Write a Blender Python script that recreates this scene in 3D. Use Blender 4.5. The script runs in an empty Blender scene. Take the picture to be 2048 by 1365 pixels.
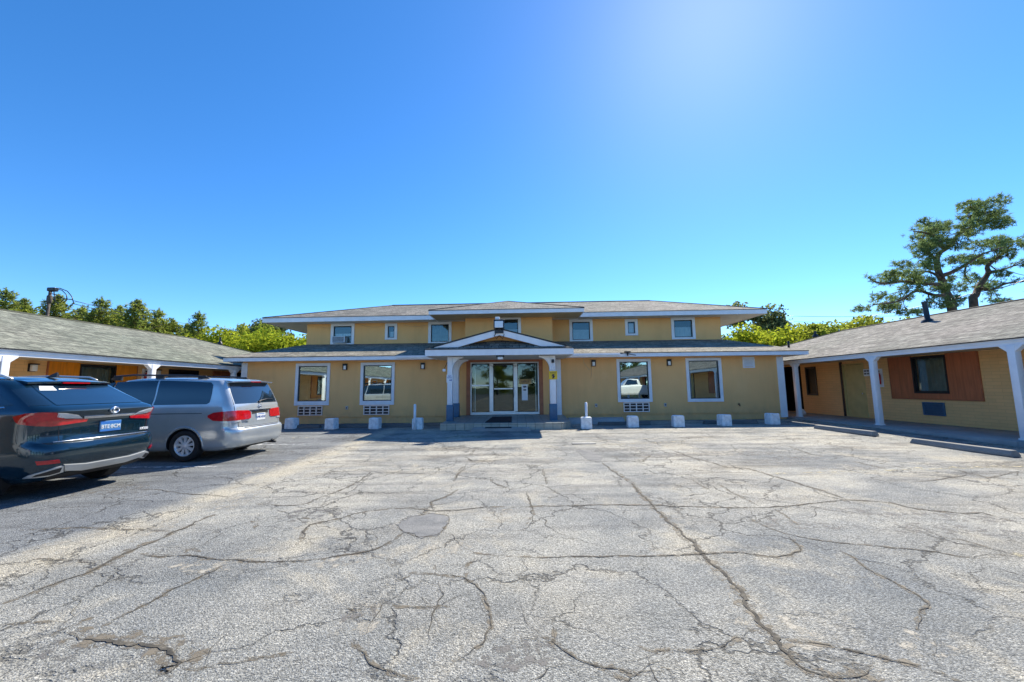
import bpy, bmesh, math, random
import numpy as np
from mathutils import Vector, Matrix, noise as mnoise
rad = math.radians
scene = bpy.context.scene
COL = scene.collection
random.seed(7)

# ------------------------------------------------------------------ camera
EYE = Vector((0.0, 0.0, 1.5))
FPX = 800.0
def _axes():
    d = Vector(((1034-1024)/FPX, (775-682.5)/FPX, 1.0)).normalized()
    X = Vector((1, -0.0115, 0)); X = (X - d*X.dot(d)).normalized()
    Z = X.cross(d)
    if Z.y > 0: Z = -Z
    return X, d, Z
_X, _D, _Z = _axes()
R_ROWS = [Vector((_X[i], _D[i], _Z[i])) for i in range(3)]    # camera right, down, forward in world axes
def at(px, py, Y):
    """the point seen at a photo pixel at the true distance Y from the eye"""
    c = Vector(((px-1024)/FPX, (py-682.5)/FPX, 1.0))
    r = R_ROWS[0]*c.x + R_ROWS[1]*c.y + R_ROWS[2]*c.z
    return EYE + r*(Y/r.y)
cam_data = bpy.data.cameras.new('camera')
cam_data.sensor_width = 36; cam_data.lens = 36*FPX/2048; cam_data.clip_end = 3000; cam_data.clip_start = 0.05
cam = bpy.data.objects.new('camera', cam_data); COL.objects.link(cam)
rt, up, bk = R_ROWS[0], -R_ROWS[1], -R_ROWS[2]
cam.matrix_world = Matrix(((rt.x, up.x, bk.x, EYE.x), (rt.y, up.y, bk.y, EYE.y), (rt.z, up.z, bk.z, EYE.z), (0, 0, 0, 1)))
scene.camera = cam

# ------------------------------------------------------------------ light
SUN_EL, SUN_AZ = 44.0, 29.0          # azimuth from +Y towards +X
world = bpy.data.worlds.new('World'); scene.world = world; world.use_nodes = True
nt = world.node_tree; nt.nodes.clear()
out = nt.nodes.new('ShaderNodeOutputWorld'); bg = nt.nodes.new('ShaderNodeBackground')
sky = nt.nodes.new('ShaderNodeTexSky'); sky.sky_type = 'NISHITA'; sky.sun_disc = False
sky.sun_elevation = rad(SUN_EL); sky.sun_rotation = rad(SUN_AZ)
sky.air_density = 0.75; sky.dust_density = 0.10; sky.ozone_density = 5.0
hs = nt.nodes.new('ShaderNodeHueSaturation'); hs.inputs['Saturation'].default_value = 1.22; hs.inputs['Hue'].default_value = 0.5
nt.links.new(sky.outputs[0], hs.inputs['Color']); nt.links.new(hs.outputs[0], bg.inputs['Color'])
bg.inputs['Strength'].default_value = 0.102
nt.links.new(bg.outputs[0], out.inputs['Surface'])
sd = bpy.data.lights.new('sun', 'SUN'); sd.energy = 3.35; sd.angle = rad(0.5); sd.color = (1.0, 0.92, 0.78)
sun = bpy.data.objects.new('sun', sd); COL.objects.link(sun)
sv = Vector((math.sin(rad(SUN_AZ))*math.cos(rad(SUN_EL)), math.cos(rad(SUN_AZ))*math.cos(rad(SUN_EL)), math.sin(rad(SUN_EL))))
sun.rotation_euler = sv.to_track_quat('Z', 'Y').to_euler(); sun.location = (10, 20, 40)
vs = scene.view_settings
scene.display_settings.display_device = 'sRGB'
vs.view_transform = 'Standard'; vs.look = 'None'; vs.gamma = 1; vs.use_curve_mapping = False; vs.exposure = 1.34

# ------------------------------------------------------------------ materials
MATS = {}
class NT:
    def __init__(s, name):
        s.m = bpy.data.materials.new(name); s.m.use_nodes = True; s.t = s.m.node_tree
        s.b = s.t.nodes['Principled BSDF']; s.out = s.t.nodes['Material Output']
        MATS[name] = s.m
    def n(s, typ, **kw):
        nd = s.t.nodes.new(typ)
        for k, v in kw.items():
            if k.startswith('_'): setattr(nd, k[1:], v)
            else: nd.inputs[k.replace('__', ' ')].default_value = v
        return nd
    def l(s, a, b): s.t.links.new(a, b)
    def coord(s, kind='Object'):
        tc = s.n('ShaderNodeTexCoord'); return tc.outputs[kind]
    def noise(s, vec, scale, detail=4, rough=.55, dist=0):
        nd = s.n('ShaderNodeTexNoise', Scale=scale, Detail=detail, Roughness=rough, Distortion=dist); s.l(vec, nd.inputs['Vector']); return nd.outputs['Fac']
    def ramp(s, fac, stops):
        r = s.n('ShaderNodeValToRGB'); e = r.color_ramp.elements
        while len(e) < len(stops): e.new(0.5)
        for el, (p, c) in zip(e, stops):
            el.position = p; el.color = (c[0], c[1], c[2], 1) if not isinstance(c, (int, float)) else (c, c, c, 1)
        s.l(fac, r.inputs[0]); return r.outputs[0]
    def mix(s, fac, a, b, mode='MIX'):
        m = s.n('ShaderNodeMix', _data_type='RGBA', _blend_type=mode)
        for i, v in ((0, fac), (6, a), (7, b)):
            if hasattr(v, 'is_output') or isinstance(v, bpy.types.NodeSocket): s.l(v, m.inputs[i])
            elif i == 0: m.inputs[0].default_value = v
            else: m.inputs[i].default_value = (v[0], v[1], v[2], 1)
        return m.outputs[2]
    def math(s, op, a, b=None, clamp=False):
        m = s.n('ShaderNodeMath', _operation=op, _use_clamp=clamp)
        for i, v in ((0, a), (1, b)):
            if v is None: continue
            if isinstance(v, bpy.types.NodeSocket): s.l(v, m.inputs[i])
            else: m.inputs[i].default_value = v
        return m.outputs[0]
    def bump(s, h, strength=.3, dist=.01):
        b = s.n('ShaderNodeBump', Strength=strength, Distance=dist); s.l(h, b.inputs['Height']); s.l(b.outputs[0], s.b.inputs['Normal']); return b
    def set(s, **kw):
        for k, v in kw.items(): s.b.inputs[k.replace('__', ' ')].default_value = v
    def color(s, v):
        if isinstance(v, bpy.types.NodeSocket): s.l(v, s.b.inputs['Base Color'])
        else: s.b.inputs['Base Color'].default_value = (v[0], v[1], v[2], 1)

def plain(name, c, rough=.6, var=.12, scale=6, metallic=0, coat=0, bump=0, spec=.5):
    m = NT(name); v = m.coord()
    f = m.noise(v, scale, 5)
    m.color(m.ramp(f, [(.3, [x*(1-var) for x in c]), (.7, [min(1, x*(1+var)) for x in c])]))
    m.set(Roughness=rough, Metallic=metallic); m.b.inputs['Coat Weight'].default_value = coat
    m.b.inputs['Specular IOR Level'].default_value = spec
    if bump: m.bump(m.noise(v, scale*8, 6), bump, .01)
    return m

# painted stucco of the main house
def stucco(name, c):
    m = NT(name); v = m.coord()
    big = m.noise(v, .55, 5, .6); fine = m.noise(v, 55, 4, .6)
    mp = m.n('ShaderNodeMapping'); mp.inputs['Scale'].default_value = (1.7, 1.7, .22); m.l(v, mp.inputs['Vector'])
    streak = m.noise(mp.outputs[0], 1.1, 5, .65)
    base = m.ramp(big, [(.3, [x*.93 for x in c]), (.7, [min(.95, x*1.05) for x in c])])
    s = m.ramp(streak, [(.3, .86), (.52, 1.0)])
    base = m.mix(.65, base, s, 'MULTIPLY')
    sp = m.n('ShaderNodeSeparateXYZ'); m.l(v, sp.inputs[0])
    dirt = m.math('MULTIPLY', m.ramp(sp.outputs[2], [(.34, 1.0), (.85, 0.0)]), m.ramp(m.noise(v, 2.6, 6, .7), [(.35, .1), (.65, .95)]))
    base = m.mix(m.math('MULTIPLY', dirt, .5), base, (c[0]*.5, c[1]*.55, c[2]*.75))
    patch_ = m.ramp(m.noise(v, .9, 3, .5), [(.60, 0.0), (.63, .16)])
    base = m.mix(patch_, base, (min(.95, c[0]*1.06), min(.95, c[1]*1.12), c[2]*1.3))
    f = m.ramp(fine, [(.3, .94), (.7, 1.06)])
    m.color(m.mix(.6, base, f, 'MULTIPLY')); m.set(Roughness=.82)
    m.bump(fine, .35, .012)
stucco('stucco', (.95, .515, .20))
stucco('stucco_upper', (.95, .515, .195))
def brick(name, c):
    m = NT(name); v = m.coord('UV')
    b = m.n('ShaderNodeTexBrick', Scale=1.0, _offset=.5); b.inputs['Brick Width'].default_value = .4; b.inputs['Row Height'].default_value = .1
    b.inputs['Mortar Size'].default_value = .009; b.inputs['Mortar Smooth'].default_value = .4
    b.inputs['Color1'].default_value = (*c, 1); b.inputs['Color2'].default_value = (c[0]*.93, c[1]*.93, c[2]*.93, 1)
    b.inputs['Mortar'].default_value = (c[0]*.83, c[1]*.83, c[2]*.83, 1); m.l(v, b.inputs['Vector'])
    big = m.ramp(m.noise(m.coord(), .7, 5), [(.3, .88), (.7, 1.05)])
    m.color(m.mix(.8, b.outputs['Color'], big, 'MULTIPLY')); m.set(Roughness=.7)
    m.bump(m.math('SUBTRACT', 1.0, b.outputs['Fac']), .22, .01)
brick('painted_brick', (.94, .565, .235))
brick('painted_brick_tan', (.92, .53, .21))
plain('white_trim', (.84, .85, .87), .45, .06, 3)
plain('blue_paint', (.055, .14, .24), .4, .12, 4)
plain('soffit_white', (.70, .68, .62), .7, .1, 3)
plain('soffit_tan', (.60, .47, .28), .7, .1, 3)
plain('brown_trim', (.42, .14, .06), .55, .2, 4)
plain('black_metal', (.015, .015, .018), .4, .2)
plain('dark_rubber', (.02, .02, .022), .75, .25, 20)
plain('grey_metal', (.38, .40, .42), .4, .1, 5, metallic=.6)
plain('aluminium', (.66, .69, .72), .35, .08, 5, metallic=.5)
plain('galvanised', (.45, .47, .50), .45, .15, 8, metallic=.7)
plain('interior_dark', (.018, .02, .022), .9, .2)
plain('curtain_white', (.55, .60, .62), .8, .1, 3)
plain('curtain_grey', (.13, .19, .19), .85, .25, 3)
plain('blind_white', (.80, .81, .82), .6, .05, 3)
plain('mat_black', (.014, .014, .02), .95, .3, 60)
plain('yellow_sign', (.80, .52, .02), .5, .06, 6)
plain('white_sign', (.82, .84, .86), .5, .05, 6)
plain('print_dark', (.03, .03, .05), .6, .1)
plain('print_blue', (.05, .10, .35), .6, .1)
plain('lamp_glass', (.85, .86, .84), .25, .04, 3)
plain('red_paint', (.45, .02, .02), .35, .1)
plain('wood_sign', (.45, .27, .10), .6, .25, 9)
plain('block_white', (.80, .82, .83), .85, .22, 9, bump=.4)
plain('bark', (.11, .075, .05), .95, .35, 7, bump=.5)
plain('bark_grey', (.13, .11, .09), .95, .35, 7, bump=.5)
plain('pole_wood', (.10, .08, .065), .9, .3, 5)
plain('curtain_teal', (.20, .28, .28), .8, .15, 3)
plain('bag_white', (.75, .75, .74), .6, .1, 8)

def wood_panel(name, c):
    m = NT(name); v = m.coord()
    mp = m.n('ShaderNodeMapping'); mp.inputs['Scale'].default_value = (1, 7, .5); m.l(v, mp.inputs['Vector'])
    f = m.noise(mp.outputs[0], 2.2, 6, .65, .4); g = m.noise(v, .9, 4)
    a = m.ramp(f, [(.3, [x*.72 for x in c]), (.7, [x*1.12 for x in c])])
    m.color(m.mix(.7, a, m.ramp(g, [(.3, .75), (.7, 1.08)]), 'MULTIPLY')); m.set(Roughness=.5)
wood_panel('panel_orange', (.90, .29, .004))
wood_panel('panel_rust', (.56, .17, .065))

def shingles(name, c1, c2):
    m = NT(name); v = m.coord('UV')
    w = m.n('ShaderNodeTexNoise', Scale=1.3, Detail=3); m.l(v, w.inputs['Vector'])
    wob = m.mix(.012, v, w.outputs['Color'], 'ADD')
    b = m.n('ShaderNodeTexBrick', Scale=1.0, _offset=.37, _offset_frequency=2, _squash=.7, _squash_frequency=3)
    b.inputs['Brick Width'].default_value = .36; b.inputs['Row Height'].default_value = .17
    b.inputs['Mortar Size'].default_value = .012; b.inputs['Mortar Smooth'].default_value = .3; b.inputs['Bias'].default_value = 0
    b.inputs['Color1'].default_value = (*c1, 1); b.inputs['Color2'].default_value = (*c2, 1)
    b.inputs['Mortar'].default_value = (c2[0]*.45, c2[1]*.45, c2[2]*.45, 1); m.l(wob, b.inputs['Vector'])
    mp = m.n('ShaderNodeMapping'); mp.inputs['Scale'].default_value = (1.1, 4.2, 1); m.l(v, mp.inputs['Vector'])
    big = m.ramp(m.noise(mp.outputs[0], .8, 6, .7), [(.32, .5), (.5, 1.0), (.68, 1.42)])
    st = m.ramp(m.noise(v, .22, 4, .6), [(.35, (.82, .86, .80)), (.65, (1.08, 1.03, 1.0))])
    fine = m.ramp(m.noise(v, 70, 3), [(.3, .7), (.7, 1.25)])
    c = m.mix(.9, b.outputs['Color'], big, 'MULTIPLY'); tab = m.ramp(m.noise(v, 5.2, 4, .7), [(.34, .62), (.5, 1.0), (.66, 1.34)]); c = m.mix(.9, c, tab, 'MULTIPLY'); c = m.mix(.9, c, st, 'MULTIPLY'); c = m.mix(.7, c, fine, 'MULTIPLY')
    m.color(c); m.set(Roughness=.92)
    m.b.inputs['Specular IOR Level'].default_value = .2
    m.bump(m.math('ADD', m.math('SUBTRACT', 1.0, b.outputs['Fac']), m.math('MULTIPLY', fine, .25)), .6, .012)
shingles('shingles', (.30, .285, .255), (.16, .152, .14))
shingles('shingles_green', (.275, .285, .235), (.155, .163, .135))
shingles('shingles_tan', (.33, .31, .26), (.19, .178, .15))

def glass_mirror(name, fac, tint):
    m = NT(name)
    tr = m.n('ShaderNodeBsdfTransparent'); tr.inputs[0].default_value = (*tint, 1)
    gl = m.n('ShaderNodeBsdfGlossy', Roughness=.004); gl.inputs['Color'].default_value = (.80, .96, .96, 1)
    fr = m.n('ShaderNodeFresnel', IOR=1.5)
    f = m.math('ADD', m.math('MULTIPLY', fr.outputs[0], .9), fac, True)
    v = m.coord(); wv = m.noise(v, 1.1, 2)
    b = m.n('ShaderNodeBump', Strength=.02, Distance=.05); m.l(wv, b.inputs['Height']); m.l(b.outputs[0], gl.inputs['Normal'])
    mx = m.n('ShaderNodeMixShader'); m.l(f, mx.inputs[0]); m.l(tr.outputs[0], mx.inputs[1]); m.l(gl.outputs[0], mx.inputs[2])
    m.l(mx.outputs[0], m.out.inputs['Surface'])
glass_mirror('window_glass', .42, (.5, .56, .56))
glass_mirror('upper_glass', .07, (.75, .82, .84))
plain('dark_glass', (.008, .012, .018), .35, .2, 3, spec=.25)
glass_mirror('door_glass', .05, (.55, .65, .66))

def carpaint(name, c, metallic, rough, flake=.1):
    m = NT(name); v = m.coord()
    f = m.noise(v, 300, 2); d = m.noise(v, 2.5, 5)
    m.color(m.mix(.8, m.ramp(f, [(.35, [x*(1-flake) for x in c]), (.65, [x*(1+flake) for x in c])]), m.ramp(d, [(.3, .88), (.7, 1.06)]), 'MULTIPLY'))
    m.set(Metallic=metallic, Roughness=rough)
    m.b.inputs['Coat Weight'].default_value = 1; m.b.inputs['Coat Roughness'].default_value = .02
    return m
carpaint('paint_teal', (.008, .036, .060), .6, .18)
carpaint('paint_silver', (.58, .615, .62), .5, .22)
carpaint('paint_white', (.80, .80, .78), .0, .35, .03)
plain('car_glass', (.008, .02, .035), .02, .1, 2, coat=1)
plain('chrome', (.75, .76, .78), .12, .04, 4, metallic=1)
plain('silver_trim', (.62, .64, .64), .3, .05, 4, metallic=.6)
plain('tyre', (.018, .018, .02), .8, .2, 30)
plain('alloy', (.85, .86, .87), .3, .06, 6, metallic=.35)
plain('wheel_well', (.008, .008, .01), .9, .2)
m = plain('tail_red', (.50, .006, .012), .08, .25, 18, coat=1)
plain('tail_clear', (.62, .64, .66), .1, .15, 18, coat=1, metallic=.3)
plain('plate_white', (.80, .82, .80), .4, .05, 10)
plain('plate_sky', (.10, .25, .46), .4, .15, 14)
plain('plate_blue', (.03, .16, .50), .4, .08, 10)

def foliage(name, c, trans=.35, spread=.45):
    m = NT(name)
    g = m.n('ShaderNodeNewGeometry'); r = g.outputs['Random Per Island']
    col = m.ramp(r, [(0, [x*(1-spread) for x in c]), (.6, c), (1, [min(1, x*(1+spread)) for x in c])])
    pos = m.noise(g.outputs['Position'], .55, 3)
    col = m.mix(.7, col, m.ramp(pos, [(.3, (.62, .72, .7)), (.7, (1.25, 1.12, 1.0))]), 'MULTIPLY')
    df = m.n('ShaderNodeBsdfDiffuse'); tl = m.n('ShaderNodeBsdfTranslucent')
    m.l(col, df.inputs[0]); m.l(col, tl.inputs[0])
    mx = m.n('ShaderNodeMixShader'); mx.inputs[0].default_value = trans
    m.l(df.outputs[0], mx.inputs[1]); m.l(tl.outputs[0], mx.inputs[2]); m.l(mx.outputs[0], m.out.inputs['Surface'])
foliage('needles', (.30, .36, .085), .58)
foliage('needles_dark', (.20, .28, .11), .55)
foliage('leaves_bright', (.38, .44, .04), .5, .4)
foliage('leaves_mid', (.32, .37, .06), .55, .45)
foliage('leaves_dark', (.18, .22, .10), .5, .5)

# asphalt of the yard: pale worn field, darker newer strip on the parking side (x < -4.5), sandy seam between them
def asphalt():
    m = NT('asphalt'); v = m.coord()
    sep = m.n('ShaderNodeSeparateXYZ'); m.l(v, sep.inputs[0]); X, Y = sep.outputs[0], sep.outputs[1]
    wob = m.math('MULTIPLY', m.math('SUBTRACT', m.noise(v, .55, 5, .6), .5), .8)
    xw = m.math('ADD', X, wob)
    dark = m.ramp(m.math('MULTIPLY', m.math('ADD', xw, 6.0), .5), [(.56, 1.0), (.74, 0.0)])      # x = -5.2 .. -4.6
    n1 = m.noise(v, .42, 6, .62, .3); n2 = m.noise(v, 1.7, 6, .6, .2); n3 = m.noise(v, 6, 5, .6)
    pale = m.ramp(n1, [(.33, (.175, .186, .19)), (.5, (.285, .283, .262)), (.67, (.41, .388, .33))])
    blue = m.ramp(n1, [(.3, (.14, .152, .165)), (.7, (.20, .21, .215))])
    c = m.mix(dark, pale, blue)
    # far right third of the yard is bleached and streaked along x
    mp = m.n('ShaderNodeMapping'); mp.inputs['Scale'].default_value = (.28, 1.5, 1); m.l(v, mp.inputs['Vector'])
    streak = m.ramp(m.noise(mp.outputs[0], 1.3, 6, .65, .5), [(.32, (.55, .53, .51)), (.5, (1, 1, 1)), (.68, (1.38, 1.35, 1.28))])
    ymask = m.ramp(m.math('MULTIPLY', Y, .1), [(.25, .25), (.8, .95)])
    c = m.mix(ymask, c, m.mix(1.0, c, streak, 'MULTIPLY'))
    # rougher, greyer surface towards the street end of the yard, in broad worn blotches
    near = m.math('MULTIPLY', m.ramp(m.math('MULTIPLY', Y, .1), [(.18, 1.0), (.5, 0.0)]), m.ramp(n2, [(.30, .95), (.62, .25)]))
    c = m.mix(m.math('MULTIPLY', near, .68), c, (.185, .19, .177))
    c = m.mix(.6, c, m.ramp(n3, [(.3, (.78, .80, .81)), (.7, (1.22, 1.2, 1.15))]), 'MULTIPLY')
    # sandy worn seam
    d = m.math('ABSOLUTE', m.math('ADD', m.math('ADD', X, 4.32), m.math('MULTIPLY', wob, .38)))
    sand = m.math('MULTIPLY', m.ramp(d, [(.10, 1.0), (.42, 0.0)]), m.ramp(n2, [(.36, .15), (.56, .95)]))
    c = m.mix(sand, c, (.44, .40, .31))
    sand2 = m.ramp(m.noise(v, .8, 6, .7, .6), [(.53, 0.0), (.66, .8)])
    c = m.mix(m.math('MULTIPLY', sand2, m.math('SUBTRACT', 1.0, dark)), c, (.42, .385, .305))
    # dark oil and damp stains
    st = m.ramp(m.noise(v, .65, 5, .7, .8), [(.30, .8), (.40, 0.0)])
    c = m.mix(m.math('MULTIPLY', st, .4), c, (.10, .098, .095))
    # aggregate
    vo = m.n('ShaderNodeTexVoronoi', Scale=95.0); m.l(v, vo.inputs['Vector'])
    ag = m.noise(v, 130, 3, .7); ag2 = m.noise(v, 48, 4, .7)
    agc = m.ramp(ag, [(.34, .3), (.5, 1.0), (.66, 1.75)])
    c = m.mix(.85, c, agc, 'MULTIPLY')
    c = m.mix(.75, c, m.ramp(ag2, [(.36, .5), (.5, 1.0), (.64, 1.45)]), 'MULTIPLY')
    sc_ = m.n('ShaderNodeSeparateColor'); m.l(vo.outputs['Color'], sc_.inputs[0])
    c = m.mix(.55, c, m.ramp(sc_.outputs[0], [(.0, .4), (.5, 1.05), (1, 1.6)]), 'MULTIPLY')
    # hair cracks, two scales
    def web(scale, width, wamt, seed, lo, hi):
        nz = m.n('ShaderNodeTexNoise', Scale=scale*2.2, Detail=5, Roughness=.65); m.l(v, nz.inputs['Vector'])
        vv = m.mix(wamt/scale, v, nz.outputs['Color'], 'ADD')
        off = m.n('ShaderNodeMapping'); off.inputs['Location'].default_value = (seed, seed*1.7, 0); m.l(vv, off.inputs['Vector'])
        vr = m.n('ShaderNodeTexVoronoi', Scale=scale, _feature='DISTANCE_TO_EDGE'); m.l(off.outputs[0], vr.inputs['Vector'])
        e = m.ramp(vr.outputs['Distance'], [(width*.4, 1.0), (width, 0.0)])
        gate = m.ramp(m.noise(v, .5, 4, .6), [(lo, 0.0), (hi, 1.0)])
        return m.math('MULTIPLY', e, gate)
    cr = m.math('MAXIMUM', web(.75, .013, .6, 3.1, .38, .50), web(2.2, .020, .6, 9.7, .50, .62))
    c = m.mix(m.math('MULTIPLY', cr, .68), c, (.045, .042, .036))
    m.color(c); m.set(Roughness=.88); m.b.inputs['Specular IOR Level'].default_value = .25
    h = m.math('ADD', m.math('MULTIPLY', ag, .6), m.math('MULTIPLY', vo.outputs['Distance'], -.8))
    h = m.math('ADD', h, m.math('MULTIPLY', ag2, .7)); h = m.math('SUBTRACT', h, m.math('MULTIPLY', cr, 1.2))
    m.bump(h, .75, .012)
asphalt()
m = NT('crack_fill'); v = m.coord(); m.color(m.ramp(m.noise(v, 14, 5, .7), [(.3, (.035, .033, .028)), (.55, (.09, .08, .062)), (.72, (.20, .18, .14))])); m.set(Roughness=.95)
m.bump(m.noise(v, 60, 4), .6, .01)
m = NT('tar_patch'); v = m.coord(); m.color(m.mix(.8, m.ramp(m.noise(v, 5, 5), [(.3, (.13, .135, .135)), (.7, (.235, .232, .22))]), m.ramp(m.noise(v, 110, 3, .7), [(.3, .5), (.7, 1.4)]), 'MULTIPLY')); m.set(Roughness=.9); m.bump(m.noise(v, 110, 3), .6, .01)
def worn_paint(name, c, cut):
    m = NT(name); v = m.coord()
    f = m.noise(v, 9, 6, .7); g = m.noise(v, 90, 3, .7)
    mask = m.ramp(m.math('ADD', m.math('MULTIPLY', f, .7), m.math('MULTIPLY', g, .3)), [(cut-.03, 0.0), (cut+.04, 1.0)])
    m.color(c); m.set(Roughness=.8)
    tr = m.n('ShaderNodeBsdfTransparent'); mx = m.n('ShaderNodeMixShader'); m.l(mask, mx.inputs[0]); m.l(tr.outputs[0], mx.inputs[1]); m.l(m.b.outputs[0], mx.inputs[2])
    m.l(mx.outputs[0], m.out.inputs['Surface'])
worn_paint('line_white', (.62, .63, .62), .5)
worn_paint('line_yellow', (.55, .48, .30), .545)
worn_paint('line_faint', (.5, .51, .5), .60)
worn_paint('crack_dirt', (.17, .145, .105), .52)
worn_paint('loose_sand', (.38, .35, .285), .54)
worn_paint('oil_stain', (.15, .142, .13), .54)
def concrete(name, c, joint=True):
    m = NT(name); v = m.coord()
    a = m.ramp(m.noise(v, 1.2, 6, .65), [(.3, [x*.75 for x in c]), (.7, [x*1.12 for x in c])])
    m.color(m.mix(.6, a, m.ramp(m.noise(v, 80, 3), [(.3, .7), (.7, 1.25)]), 'MULTIPLY')); m.set(Roughness=.85)
    m.bump(m.noise(v, 60, 4), .3, .01)
concrete('concrete', (.36, .36, .35)); concrete('concrete_dark', (.17, .17, .175)); concrete('stop_shaded', (.13, .125, .12)); concrete('stop_pale', (.27, .265, .25))  # darker stop concrete: shade along the house front put into its colour
m = NT('grass'); v = m.coord(); m.color(m.ramp(m.noise(v, 1.5, 6), [(.3, (.05, .08, .025)), (.7, (.11, .13, .05))])); m.set(Roughness=.95)
def tiles(name, c, sx, sy):
    m = NT(name); v = m.coord('UV'); b = m.n('ShaderNodeTexBrick', Scale=1.0, _offset=0.0); b.inputs['Brick Width'].default_value = sx; b.inputs['Row Height'].default_value = sy
    b.inputs['Mortar Size'].default_value = .008; b.inputs['Color1'].default_value = (*c, 1); b.inputs['Color2'].default_value = (c[0]*.75, c[1]*.78, c[2]*.8, 1); b.inputs['Mortar'].default_value = (c[0]*.35, c[1]*.35, c[2]*.35, 1)
    m.l(v, b.inputs['Vector']); n = m.ramp(m.noise(m.coord(), 7, 5), [(.3, .8), (.7, 1.1)])
    m.color(m.mix(.8, b.outputs['Color'], n, 'MULTIPLY')); m.set(Roughness=.5)
tiles('riser_tile', (.52, .48, .38), .3, .6); tiles('floor_tile', (.30, .34, .33), .3, .3)

# ------------------------------------------------------------------ mesh helpers
LOC = {}                                          # world place of every root, so parts can be given in world metres
class MB:
    def __init__(s): s.v = []; s.f = []; s.m = []; s.uv = []; s.sm = []
    def face(s, pts, m=0, uv=None, sm=False):
        i = len(s.v); s.v += [tuple(p) for p in pts]; s.f.append(tuple(range(i, i+len(pts)))); s.m.append(m); s.uv.append(uv); s.sm.append(sm)
    def add(s, verts, faces, m=0, sm=False):
        i = len(s.v); s.v += [tuple(p) for p in verts]
        for f in faces: s.f.append(tuple(i+k for k in f)); s.m.append(m); s.uv.append(None); s.sm.append(sm)
    def box(s, x0, x1, y0, y1, z0, z1, m=0):
        if x0 > x1: x0, x1 = x1, x0
        if y0 > y1: y0, y1 = y1, y0
        v = [(x0,y0,z0),(x1,y0,z0),(x1,y1,z0),(x0,y1,z0),(x0,y0,z1),(x1,y0,z1),(x1,y1,z1),(x0,y1,z1)]
        s.add(v, [(0,3,2,1),(4,5,6,7),(0,1,5,4),(1,2,6,5),(2,3,7,6),(3,0,4,7)], m)
    def bbox(s, x0, x1, y0, y1, z0, z1, b=.02, m=0):
        """box with bevelled edges"""
        bm = bmesh.new(); bmesh.ops.create_cube(bm, size=1)
        for v in bm.verts: v.co = Vector((x0+(v.co.x+.5)*(x1-x0), y0+(v.co.y+.5)*(y1-y0), z0+(v.co.z+.5)*(z1-z0)))
        bmesh.ops.bevel(bm, geom=list(bm.edges), offset=b, segments=2, affect='EDGES', profile=.5)
        bm.verts.index_update(); s.add([v.co[:] for v in bm.verts], [[v.index for v in f.verts] for f in bm.faces], m); bm.free()
    def prism(s, poly, a, b, m=0, axis='y'):
        """polygon (2-D) swept from a to b along an axis"""
        n = len(poly)
        def P(p, t): return {'y': (p[0], t, p[1]), 'x': (t, p[0], p[1]), 'z': (p[0], p[1], t)}[axis]
        s.add([P(p, a) for p in poly]+[P(p, b) for p in poly], [tuple(range(n)), tuple(range(2*n-1, n-1, -1))]+[(i, i+n, (i+1) % n+n, (i+1) % n) for i in range(n)], m)
    def tube(s, path, r, k=8, m=0, sm=True, caps=True):
        path = [Vector(p) for p in path]; n = len(path); rr = r if isinstance(r, (list, tuple)) else [r]*n; vs_ = []
        ref = None
        for i, p in enumerate(path):
            t = (path[min(i+1, n-1)]-path[max(i-1, 0)]).normalized()
            if ref is None: ref = Vector((0, 0, 1)) if abs(t.z) < .9 else Vector((1, 0, 0))
            a = (ref - t*ref.dot(t)).normalized(); ref = a; b = t.cross(a)
            for j in range(k):
                an = 2*math.pi*j/k; vs_.append(p+(a*math.cos(an)+b*math.sin(an))*rr[i])
        fs = [(i*k+j, i*k+(j+1) % k, (i+1)*k+(j+1) % k, (i+1)*k+j) for i in range(n-1) for j in range(k)]
        s.add(vs_, fs, m, sm)
        if caps:
            o = len(s.v)-len(vs_); s.f += [tuple(o+j for j in range(k))[::-1], tuple(o+(n-1)*k+j for j in range(k))]; s.m += [m, m]; s.uv += [None]*2; s.sm += [False]*2
    def lathe(s, prof, c, axis='z', k=24, m=0, sm=True):
        """profile of (radius, along) turned round an axis through c"""
        vs_ = []
        for r, t in prof:
            for j in range(k):
                a = 2*math.pi*j/k; u, w = r*math.cos(a), r*math.sin(a)
                vs_.append({'z': (c[0]+u, c[1]+w, c[2]+t), 'y': (c[0]+u, c[1]+t, c[2]+w), 'x': (c[0]+t, c[1]+u, c[2]+w)}[axis])
        n = len(prof); s.add(vs_, [(i*k+j, i*k+(j+1) % k, (i+1)*k+(j+1) % k, (i+1)*k+j) for i in range(n-1) for j in range(k)], m, sm)
    def build(s, name, mats, parent=None, recalc=True, autosm=None, fix=None):
        me = bpy.data.meshes.new(name); o = Vector(LOC.get(parent.name, (0, 0, 0))) if parent else Vector((0, 0, 0))
        vv = [fix(p) for p in s.v] if fix else s.v
        me.from_pydata([(p[0]-o.x, p[1]-o.y, p[2]-o.z) for p in vv], [], s.f)
        for mm in ([mats] if isinstance(mats, str) else mats): me.materials.append(MATS[mm])
        for p, mi, sm in zip(me.polygons, s.m, s.sm): p.material_index = mi; p.use_smooth = sm
        if any(u is not None for u in s.uv):
            ul = me.uv_layers.new(name='UVMap')
            for p, u in zip(me.polygons, s.uv):
                if u is None: continue
                for li, c in zip(p.loop_indices, u): ul.data[li].uv = c
        if recalc:
            bm = bmesh.new(); bm.from_mesh(me); bmesh.ops.recalc_face_normals(bm, faces=list(bm.faces)); bm.to_mesh(me); bm.free()
        if autosm is not None:
            for p in me.polygons: p.use_smooth = True
            me.set_sharp_from_angle(angle=rad(autosm))
        me.update()
        ob = bpy.data.objects.new(name, me); COL.objects.link(ob)
        if parent: ob.parent = parent; LOC[ob.name] = tuple(o)
        return ob
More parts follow.
